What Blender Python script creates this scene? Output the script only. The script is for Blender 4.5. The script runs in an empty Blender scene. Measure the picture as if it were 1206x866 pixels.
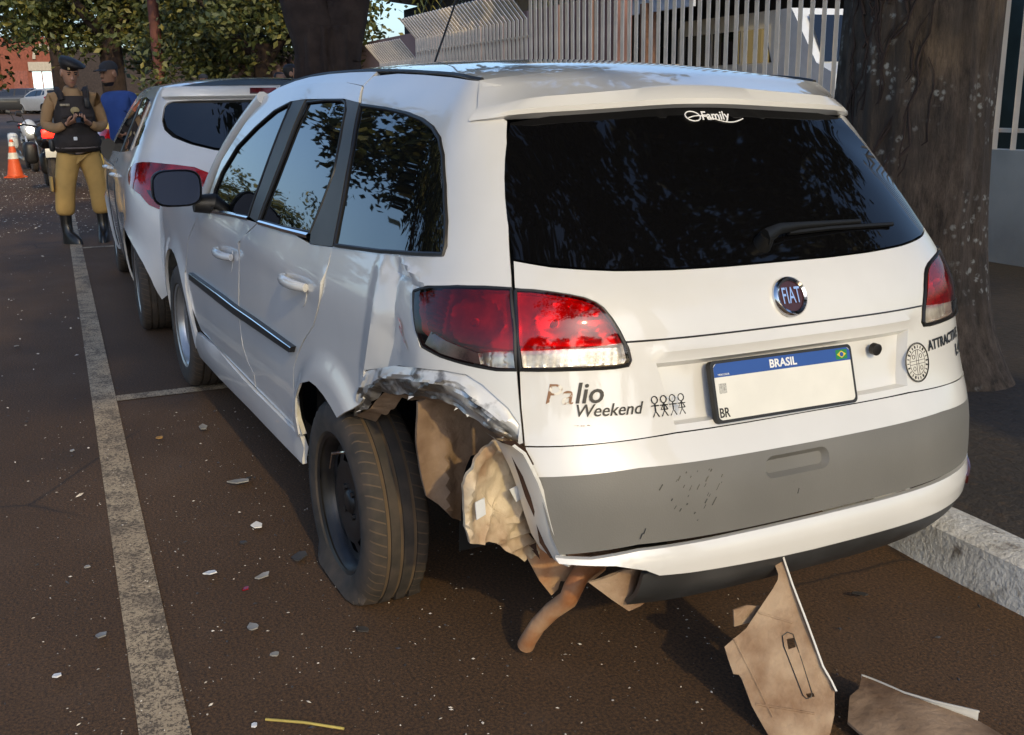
import bpy, bmesh, math, random
from mathutils import Vector, Matrix, noise
from mathutils.geometry import delaunay_2d_cdt
random.seed(7)
PI=math.pi
SC=bpy.context.scene; COL=SC.collection
# ------------------------------------------------------------------ camera, sky, sun, exposure
cam_d=bpy.data.cameras.new('camera'); cam=bpy.data.objects.new('camera',cam_d); COL.objects.link(cam)
def cam_matrix(loc,yaw,pitch,roll):
    f=Vector((math.cos(yaw)*math.cos(pitch),math.sin(yaw)*math.cos(pitch),math.sin(pitch)))
    r=Vector((math.sin(yaw),-math.cos(yaw),0)); u=r.cross(f)
    c,s=math.cos(roll),math.sin(roll)
    r2=r*c+u*s; u2=u*c-r*s
    m=Matrix((r2,u2,-f)).transposed().to_4x4(); m.translation=Vector(loc); return m
cam.matrix_world=cam_matrix((-1.8107,1.4947,1.3531),-.401,-.2529,-.0169)
cam_d.sensor_width=36; cam_d.lens=36.71; cam_d.clip_start=.05; cam_d.clip_end=2000
SC.camera=cam
SUN_EL=math.radians(28); SUN_AZ=math.radians(178)      # direction the light comes from, measured from +X towards +Y
world=bpy.data.worlds.new('World'); SC.world=world; world.use_nodes=True
wn=world.node_tree.nodes; wl=world.node_tree.links
sky=wn.new('ShaderNodeTexSky'); sky.sky_type='NISHITA'; sky.sun_disc=False
sky.sun_elevation=SUN_EL; sky.sun_rotation=PI/2-SUN_AZ
sky.air_density=1.0; sky.dust_density=2.2; sky.ozone_density=4.0
wl.new(sky.outputs[0],wn['Background'].inputs[0]); wn['Background'].inputs[1].default_value=.15
sl=bpy.data.lights.new('sun','SUN'); sl.energy=1.12; sl.angle=math.radians(1.2); sl.color=(1,.77,.36)  # warm sun light standing in for a lamp behind the camera
sun=bpy.data.objects.new('sun',sl); COL.objects.link(sun)
sd=Vector((math.cos(SUN_EL)*math.cos(SUN_AZ),math.cos(SUN_EL)*math.sin(SUN_AZ),math.sin(SUN_EL)))
sun.rotation_euler=sd.to_track_quat('Z','Y').to_euler(); sun.location=sd*40
SC.view_settings.view_transform='Standard'; SC.view_settings.look='None'
SC.view_settings.exposure=.66; SC.view_settings.gamma=1
# ------------------------------------------------------------------ materials
MATS={}
def mat(name,col,rough=.6,metal=0,var=.15,scale=8,bump=0,bscale=60,coat=0,spec=.5,col2=None,emit=None,estr=0,detail=6,contrast=(.35,.65),crough=.03):
    if name in MATS: return MATS[name]
    m=bpy.data.materials.new(name); m.use_nodes=True; nt=m.node_tree; N=nt.nodes; L=nt.links
    b=N['Principled BSDF']; b.inputs['Roughness'].default_value=rough; b.inputs['Metallic'].default_value=metal
    b.inputs['Specular IOR Level'].default_value=spec
    if coat: b.inputs['Coat Weight'].default_value=coat; b.inputs['Coat Roughness'].default_value=crough
    tc=N.new('ShaderNodeTexCoord')
    if var or col2:
        nz=N.new('ShaderNodeTexNoise'); nz.inputs['Scale'].default_value=scale; nz.inputs['Detail'].default_value=detail
        L.new(tc.outputs['Object'],nz.inputs['Vector'])
        rp=N.new('ShaderNodeValToRGB'); rp.color_ramp.elements[0].position=contrast[0]; rp.color_ramp.elements[1].position=contrast[1]
        c2=col2 if col2 else tuple(min(1,c*(1+var)) for c in col); c1=col if col2 else tuple(c*(1-var) for c in col)
        rp.color_ramp.elements[0].color=(*c1,1); rp.color_ramp.elements[1].color=(*c2,1)
        L.new(nz.outputs['Fac'],rp.inputs[0]); L.new(rp.outputs[0],b.inputs['Base Color'])
    else: b.inputs['Base Color'].default_value=(*col,1)
    if bump:
        n2=N.new('ShaderNodeTexNoise'); n2.inputs['Scale'].default_value=bscale; n2.inputs['Detail'].default_value=5
        L.new(tc.outputs['Object'],n2.inputs['Vector'])
        bp=N.new('ShaderNodeBump'); bp.inputs['Strength'].default_value=bump; bp.inputs['Distance'].default_value=.02
        L.new(n2.outputs['Fac'],bp.inputs['Height']); L.new(bp.outputs[0],b.inputs['Normal'])
    if emit: b.inputs['Emission Color'].default_value=(*emit,1); b.inputs['Emission Strength'].default_value=estr
    MATS[name]=m; return m
# ------------------------------------------------------------------ mesh helpers
class MB:
    def __init__(s): s.v=[]; s.f=[]
    def add(s,vs,fs):
        o=len(s.v); s.v+=[tuple(v) for v in vs]; s.f+=[tuple(i+o for i in f) for f in fs]; return s
    def box(s,c,d,rot=None,taper=1):
        x,y,z=[q/2 for q in d]; vs=[]
        for sz in (-1,1):
            t=taper if sz>0 else 1
            for sx,sy in ((-1,-1),(1,-1),(1,1),(-1,1)): vs.append(Vector((sx*x*t,sy*y*t,sz*z)))
        if rot is not None: vs=[rot@v for v in vs]
        vs=[v+Vector(c) for v in vs]
        return s.add(vs,[(3,2,1,0),(4,5,6,7),(0,1,5,4),(1,2,6,5),(2,3,7,6),(3,0,4,7)])
    def rbox(s,c,d,r=.02,rot=None,taper=1):
        x,y,z=[q/2 for q in d]; vs=[]; r=min(r,x*.9,y*.9,z*.9)
        lv=[(-z,r),(-z+r*.3,r*.3),(-z+r,0),(z-r,0),(z-r*.3,r*.3),(z,r)]
        for zz,ins in lv:
            t=1+(taper-1)*(zz+z)/(2*z)
            for cx,cy,a0 in ((1,1,0),(-1,1,90),(-1,-1,180),(1,-1,270)):
                for k in range(3):
                    a=math.radians(a0+k*45); rr=r
                    vs.append(Vector((t*(cx*(x-r)+(rr-ins)*math.cos(a)),t*(cy*(y-r)+(rr-ins)*math.sin(a)),zz)))
        n=12; fs=[]
        for i in range(len(lv)-1):
            for j in range(n): fs.append((i*n+j,i*n+(j+1)%n,(i+1)*n+(j+1)%n,(i+1)*n+j))
        fs.append(tuple(range(n-1,-1,-1))); fs.append(tuple(range((len(lv)-1)*n,len(lv)*n)))
        if rot is not None: vs=[rot@v for v in vs]
        return s.add([v+Vector(c) for v in vs],fs)
    def tube(s,pts,rad,n=10,cap=True,sy=1.0):
        pts=[Vector(p) for p in pts]; m=len(pts)
        if not hasattr(rad,'__len__'): rad=[rad]*m
        vs=[]; prev=None
        for i,p in enumerate(pts):
            t=(pts[min(i+1,m-1)]-pts[max(i-1,0)])
            if t.length<1e-9: t=Vector((0,0,1))
            t.normalize()
            if prev is None:
                a=Vector((0,0,1)) if abs(t.z)<.9 else Vector((1,0,0))
                u=t.cross(a).normalized()
            else:
                u=(prev-t*prev.dot(t)); u=u.normalized() if u.length>1e-6 else t.orthogonal().normalized()
            prev=u; w=t.cross(u)
            for k in range(n):
                a=2*PI*k/n; vs.append(p+(u*math.cos(a)*sy+w*math.sin(a))*rad[i])
        fs=[(i*n+j,i*n+(j+1)%n,(i+1)*n+(j+1)%n,(i+1)*n+j) for i in range(m-1) for j in range(n)]
        if cap: fs+= [tuple(range(n-1,-1,-1)),tuple(range((m-1)*n,m*n))]
        return s.add(vs,fs)
    def loft(s,rings,cap=True,close=True):
        n=len(rings[0]); m=len(rings); vs=[v for r in rings for v in r]; fs=[]
        for i in range(m-1):
            for j in range(n if close else n-1): fs.append((i*n+j,i*n+(j+1)%n,(i+1)*n+(j+1)%n,(i+1)*n+j))
        if cap and close: fs+= [tuple(range(n-1,-1,-1)),tuple(range((m-1)*n,m*n))]
        return s.add(vs,fs)
    def lathe(s,prof,n=32,c=(0,0,0),axis='Y',closed=False):
        # prof: (axial, radius)
        rings=[]
        for a,r in prof:
            ring=[]
            for k in range(n):
                t=2*PI*k/n
                q={'Y':(r*math.cos(t),a,r*math.sin(t)),'Z':(r*math.cos(t),r*math.sin(t),a),'X':(a,r*math.cos(t),r*math.sin(t))}[axis]
                ring.append(Vector(q)+Vector(c))
            rings.append(ring)
        return s.loft(rings,cap=not closed)
    def grid(s,rows):
        n=len(rows[0]); vs=[v for r in rows for v in r]
        return s.add(vs,[(i*n+j,i*n+j+1,(i+1)*n+j+1,(i+1)*n+j) for i in range(len(rows)-1) for j in range(n-1)])
    def prism(s,poly,h0,h1,fn):
        """poly of (a,b); fn(a,b,h)->point"""
        n=len(poly); vs=[fn(a,b,h0) for a,b in poly]+[fn(a,b,h1) for a,b in poly]
        return s.add(vs,[tuple(range(n-1,-1,-1)),tuple(range(n,2*n))]+[(i,(i+1)%n,n+(i+1)%n,n+i) for i in range(n)])
    def build(s,name,m,parent=None,smooth=35,label=None,kind=None,fixn=True):
        me=bpy.data.meshes.new(name); me.from_pydata([tuple(v) for v in s.v],[],s.f)
        if fixn:
            bm=bmesh.new(); bm.from_mesh(me); bmesh.ops.recalc_face_normals(bm,faces=bm.faces); bm.to_mesh(me); bm.free()
        if smooth:
            me.shade_smooth()
            if smooth<180: me.set_sharp_from_angle(angle=math.radians(smooth))
        return link(name,me,m,parent,label,kind)
def link(name,me,m,parent=None,label=None,kind=None):
    if m and not me.materials: me.materials.append(m)
    o=bpy.data.objects.new(name,me); COL.objects.link(o)
    if parent: o.parent=parent
    if label: o['label']=label
    if kind: o['kind']=kind
    return o
def tag(o,label,cat,group=None):
    o['label']=label; o['category']=cat
    if group: o['group']=group
    return o
def thing(name,label,cat,loc=(0,0,0),rot=(0,0,0),group=None):
    o=bpy.data.objects.new(name,None); COL.objects.link(o); o.location=loc; o.rotation_euler=rot
    return tag(o,label,cat,group)
def copy_tree(o,parent=None):
    c=o.copy(); COL.objects.link(c); c.parent=parent
    for ch in o.children: copy_tree(ch,c)
    return c
def text_mesh(body,size,shear=0,extrude=.0006,width=1.0,bold=0):
    cu=bpy.data.curves.new('lettering','FONT'); cu.body=body; cu.size=size; cu.shear=shear; cu.align_x='CENTER'; cu.align_y='CENTER'
    cu.extrude=extrude; cu.offset=bold; cu.resolution_u=3
    ob=bpy.data.objects.new('lettering',cu); COL.objects.link(ob)
    dg=bpy.context.evaluated_depsgraph_get(); me=bpy.data.meshes.new_from_object(ob.evaluated_get(dg))
    bpy.data.objects.remove(ob); bpy.data.curves.remove(cu)
    for v in me.vertices: v.co.x*=width
    return me
def pip(p,poly):
    x,y=p; c=False; j=len(poly)-1
    for i in range(len(poly)):
        xi,yi=poly[i]; xj,yj=poly[j]
        if (yi>y)!=(yj>y) and x<(xj-xi)*(y-yi)/(yj-yi)+xi: c=not c
        j=i
    return c
def densify(poly,step,closed=True):
    out=[]; n=len(poly)
    for i in range(n if closed else n-1):
        a=poly[i]; b=poly[(i+1)%n]; d=math.hypot(a[0]-b[0],a[1]-b[1]); k=max(1,int(d/step+.5))
        for q in range(k): out.append((a[0]+(b[0]-a[0])*q/k,a[1]+(b[1]-a[1])*q/k))
    if not closed: out.append(poly[-1])
    return out
def smoothstep(a,b,x):
    t=min(1,max(0,(x-a)/(b-a))); return t*t*(3-2*t)
def triangulate(poly,step,holes=(),extra=(),jit=True):
    pts=[]; edges=[]; loops=[]
    def loop(l,closed=True):
        o=len(pts); pts.extend(l); n=len(l); edges.extend([(o+i,o+(i+1)%n) for i in range(n if closed else n-1)])
        return list(range(o,o+n))
    bl=densify(poly,step*.8); loops.append(loop(bl)); hl=[]
    for h in holes:
        d=densify(h,step*.8); hl.append(d); loops.append(loop(d))
    for e,cl in extra: loop(densify(e,step*.8,cl),cl)
    xs=[p[0] for p in bl]; ys=[p[1] for p in bl]
    cur=list(pts); cell={}
    for p in cur: cell.setdefault((int(p[0]//step),int(p[1]//step)),[]).append(p)
    y=min(ys)+step*.5; r=0
    while y<max(ys):
        x=min(xs)+step*(.5 if r%2 else 0)
        while x<max(xs):
            if pip((x,y),bl) and not any(pip((x,y),h) for h in hl):
                cx,cy=int(x//step),int(y//step); ok=True
                for i in (-1,0,1):
                    for j in (-1,0,1):
                        for q in cell.get((cx+i,cy+j),()):
                            if (q[0]-x)**2+(q[1]-y)**2<(step*.45)**2: ok=False
                if ok: pts.append((x,y))
            x+=step
        y+=step*.87; r+=1
    V,E,F,ov,oe,of=delaunay_2d_cdt([Vector(p) for p in pts],edges,[],0,1e-6)
    V=[(v.x,v.y) for v in V]; tris=[]
    for f in F:
        c=(sum(V[i][0] for i in f)/3,sum(V[i][1] for i in f)/3)
        if pip(c,bl) and not any(pip(c,h) for h in hl): tris.append(tuple(f))
    # boundary edges
    cnt={}
    for f in tris:
        for i in range(3):
            a,b=f[i],f[(i+1)%3]; cnt[(a,b)]=cnt.get((a,b),0)+1
    bnd=[(a,b) for (a,b) in cnt if (b,a) not in cnt]
    return V,tris,bnd
def panel(name,poly,m,surf,parent,off=0,step=.03,holes=(),extra=(),disp=None,thick=.014,label=None,kind=None,smooth=40):
    """a sheet cut out of the surface surf(a,b,offset) with a folded rim"""
    V,T,B=triangulate(poly,step,holes,extra)
    P=[surf(a,b,off+(disp(a,b) if disp else 0)) for a,b in V]
    mb=MB(); mb.add(P,T)
    if thick:
        k={}
        def vid(i,d):
            if (i,d) not in k:
                a,b=V[i]; k[(i,d)]=len(mb.v); mb.v.append(tuple(surf(a,b,off+(disp(a,b) if disp else 0)-(thick if d else 0))))
            return k[(i,d)]
        for a,b in B: mb.f.append((vid(b,0),vid(a,0),vid(a,1),vid(b,1)))
    me=bpy.data.meshes.new(name); me.from_pydata(mb.v,[],mb.f)
    # outward orientation
    f=T[len(T)//2]; n=(Vector(P[f[1]])-Vector(P[f[0]])).cross(Vector(P[f[2]])-Vector(P[f[0]]))
    a=sum(V[i][0] for i in f)/3; b=sum(V[i][1] for i in f)/3
    if n.dot(Vector(surf(a,b,off+.05))-Vector(surf(a,b,off-.05)))<0: me.flip_normals()
    me.shade_smooth(); me.set_sharp_from_angle(angle=math.radians(smooth))
    return link(name,me,m,parent,label,kind)
# ------------------------------------------------------------------ belt surface of a car body
def crom(tab,z):
    n=len(tab)
    if z<=tab[0][0]:
        (a,b),(c,d)=tab[0],tab[1]; return b+(z-a)*(d-b)/(c-a)
    if z>=tab[-1][0]:
        (a,b),(c,d)=tab[-2],tab[-1]; return d+(z-c)*(d-b)/(c-a)
    i=0
    while tab[i+1][0]<z: i+=1
    x0,y0=tab[i]; x1,y1=tab[i+1]
    def slp(j):
        if j<=0: return (tab[1][1]-tab[0][1])/(tab[1][0]-tab[0][0])
        if j>=n-1: return (tab[-1][1]-tab[-2][1])/(tab[-1][0]-tab[-2][0])
        return (tab[j+1][1]-tab[j-1][1])/(tab[j+1][0]-tab[j-1][0])
    h=x1-x0; t=(z-x0)/h; m0=slp(i)*h; m1=slp(i+1)*h
    return (2*t**3-3*t*t+1)*y0+(t**3-2*t*t+t)*m0+(-2*t**3+3*t*t)*y1+(t**3-t*t)*m1
class Belt:
    """body side and tail as one unrolled sheet: s runs along the left side (s = distance from the rear), round the
    corner to the rear centre at s = c and on round the right side; z is height"""
    def __init__(s,WT,RT,xc,pw,fac): s.WT=WT; s.RT=RT; s.xc=xc; s.pw=pw; s.fac=fac; s.c=xc-1.0
    def mir(s,p): return (2*s.c-p[0],p[1])
    def raw(s,u,z):
        sg=1
        if u<s.c: u=2*s.c-u; sg=-1
        W=crom(s.WT,z)
        if u>=s.xc: return Vector((u,sg*W*s.fac(u),z))
        a=s.xc-crom(s.RT,z); ph=(u-s.c)*PI/2; W*=s.fac(s.xc)
        r=((math.cos(ph)/a)**s.pw+(math.sin(ph)/W)**s.pw)**(-1/s.pw)
        return Vector((s.xc-r*math.cos(ph),sg*r*math.sin(ph),z))
    def __call__(s,u,z,off=0):
        p=s.raw(u,z)
        if off:
            h=.004; n=(s.raw(u,z+h)-s.raw(u,z-h)).cross(s.raw(u+h,z)-s.raw(u-h,z))
            p=p+n.normalized()*off
        return p
    def rearpt(s,y,z,off=0):
        """point of the tail at lateral position y"""
        W=crom(s.WT,z)*s.fac(s.xc); a=s.xc-crom(s.RT,z)
        def X(y,z):
            W=crom(s.WT,z)*s.fac(s.xc); a=s.xc-crom(s.RT,z); return s.xc-a*max(0,1-(abs(y)/W)**s.pw)**(1/s.pw)
        h=.004; n=Vector((-1,(X(y+h,z)-X(y-h,z))/(2*h),(X(y,z+h)-X(y,z-h))/(2*h))).normalized()
        return Vector((X(y,z),y,z))+n*off
# ------------------------------------------------------------------ paints and materials
M_white=mat('white_paint',(.65,.645,.63),rough=.34,coat=1.0,var=.06,scale=2.2,crough=.03)
M_dusty=mat('dusty_white_paint',(.70,.69,.65),rough=.42,coat=.5,var=.06,scale=5,crough=.15)
M_glass=mat('dark_glass',(.004,.0045,.005),rough=.015,var=0,spec=1.0)
M_glassr=mat('rear_dark_glass',(.003,.003,.0035),rough=.03,var=0,spec=.35)
M_black=mat('black_plastic',(.012,.012,.013),rough=.45,var=.2)
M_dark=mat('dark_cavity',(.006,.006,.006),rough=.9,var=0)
M_frame=mat('grey_frame',(.055,.053,.05),rough=.4,var=.12)
M_greyplastic=mat('grey_bumper_plastic',(.15,.147,.138),rough=.5,var=.09,scale=3.5,bump=.06,bscale=300)
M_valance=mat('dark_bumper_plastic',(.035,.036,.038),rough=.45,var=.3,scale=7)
M_chrome=mat('chrome',(.75,.75,.76),rough=.08,metal=1,var=0)
M_red=mat('red_lens',(.10,.002,.004),rough=.06,col2=(.36,.006,.010),scale=9,contrast=(.35,.6),coat=1,spec=.6)
M_reddeep=mat('red_reflector',(.5,.01,.012),rough=.12,var=.5,scale=60,coat=1)
M_clear=mat('clear_lens',(.55,.54,.50),rough=.12,var=.25,scale=30,coat=1)
M_smoke=mat('smoked_lens',(.05,.03,.03),rough=.06,var=.5,scale=25,coat=1)
M_rubber=mat('tyre_rubber',(.030,.026,.022),col2=(.060,.046,.036),rough=.8,var=.3,scale=18,bump=.05,bscale=200)
def tread_lines(m):
    nt=m.node_tree; N=nt.nodes; L=nt.links; b=N['Principled BSDF']; src=b.inputs['Base Color'].links[0].from_socket
    tc=N.new('ShaderNodeTexCoord'); sp=N.new('ShaderNodeSeparateXYZ'); L.new(tc.outputs['Object'],sp.inputs[0])
    def M(op,a,b_=None):
        n=N.new('ShaderNodeMath'); n.operation=op
        for i,v in enumerate((a,b_)):
            if v is None: continue
            if hasattr(v,'is_linked'): L.new(v,n.inputs[i])
            else: n.inputs[i].default_value=v
        return n.outputs[0]
    ang=M('MULTIPLY',M('ARCTAN2',sp.outputs[2],sp.outputs[0]),58/(2*PI)); skew=M('ADD',ang,M('MULTIPLY',sp.outputs[1],14)); fr=M('FRACT',skew)
    line=M('LESS_THAN',fr,.13); r=M('SQRT',M('ADD',M('POWER',sp.outputs[0],2),M('POWER',sp.outputs[2],2))); sh=M('MULTIPLY',M('GREATER_THAN',M('ABSOLUTE',sp.outputs[1]),.043),M('GREATER_THAN',r,.276))
    k=M('MULTIPLY',line,sh); mx=N.new('ShaderNodeMixRGB'); L.new(k,mx.inputs[0]); L.new(src,mx.inputs[1]); mx.inputs[2].default_value=(.10,.07,.045,1); L.new(mx.outputs[0],b.inputs['Base Color'])
    bp=N.new('ShaderNodeBump'); bp.inputs['Strength'].default_value=.8; bp.inputs['Distance'].default_value=.006; bp.invert=True; L.new(k,bp.inputs['Height']); L.new(bp.outputs[0],b.inputs['Normal'])
tread_lines(M_rubber)
M_groove=mat('dusty_tread_groove',(.10,.068,.04),rough=.9,var=.2)
M_steel=mat('black_steel_wheel',(.018,.017,.017),rough=.38,metal=.2,var=.35,scale=12)
M_silver=mat('silver_wheel',(.45,.45,.45),rough=.3,metal=.7,var=.1)
M_rust=mat('rusty_pipe',(.32,.125,.045),rough=.6,var=.3,scale=11,detail=12,col2=(.42,.27,.16),bump=.15,bscale=90)
M_mud=mat('dusty_brown_liner',(.13,.075,.042),rough=.9,col2=(.36,.25,.165),scale=6,bump=.3,bscale=40,detail=12)
M_clay=mat('clay_stained_plastic',(.17,.085,.04),rough=.85,col2=(.40,.29,.195),scale=9,bump=.35,bscale=45,detail=14,contrast=(.33,.62))
M_scab=mat('rust_scab',(.05,.022,.012),rough=.9,var=.4)
M_dirty=mat('dirty_pale_metal',(.25,.13,.06),rough=.7,col2=(.60,.50,.36),scale=8,detail=12,bump=.35,bscale=30,contrast=(.3,.6))
M_lipin=mat('torn_metal',(.15,.14,.13),rough=.34,metal=.55,col2=(.60,.60,.58),scale=15,detail=14,contrast=(.46,.60),bump=.25,bscale=50)

M_scrape=mat('scraped_white_sheet',(.66,.655,.64),rough=.35,col2=(.16,.15,.14),scale=11,detail=14,contrast=(.57,.64),metal=.15,coat=.4)
M_flake=mat('paint_flake_white',(.7,.69,.67),rough=.5,var=.05)
M_blueplate=mat('plate_blue',(.015,.07,.30),rough=.35,var=.05)
M_platewhite=mat('plate_white',(.72,.71,.66),rough=.35,var=.05)
M_ink=mat('black_lettering',(.012,.012,.012),rough=.5,var=0)
M_ghost=mat('brown_lettering_residue',(.24,.12,.06),col2=(.72,.69,.62),rough=.6,scale=42,contrast=(.47,.53))
M_whiteprint=mat('white_lettering',(.8,.8,.8),rough=.5,var=0)
M_green=mat('flag_green',(.01,.20,.05),rough=.5,var=0)
M_yellow=mat('flag_yellow',(.65,.50,.02),rough=.5,var=0)
M_navy=mat('mirror_glass',(.024,.038,.075),rough=.45,var=0,spec=.25)
M_badge=mat('badge_plum',(.05,.012,.012),rough=.35,var=.3)
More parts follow.
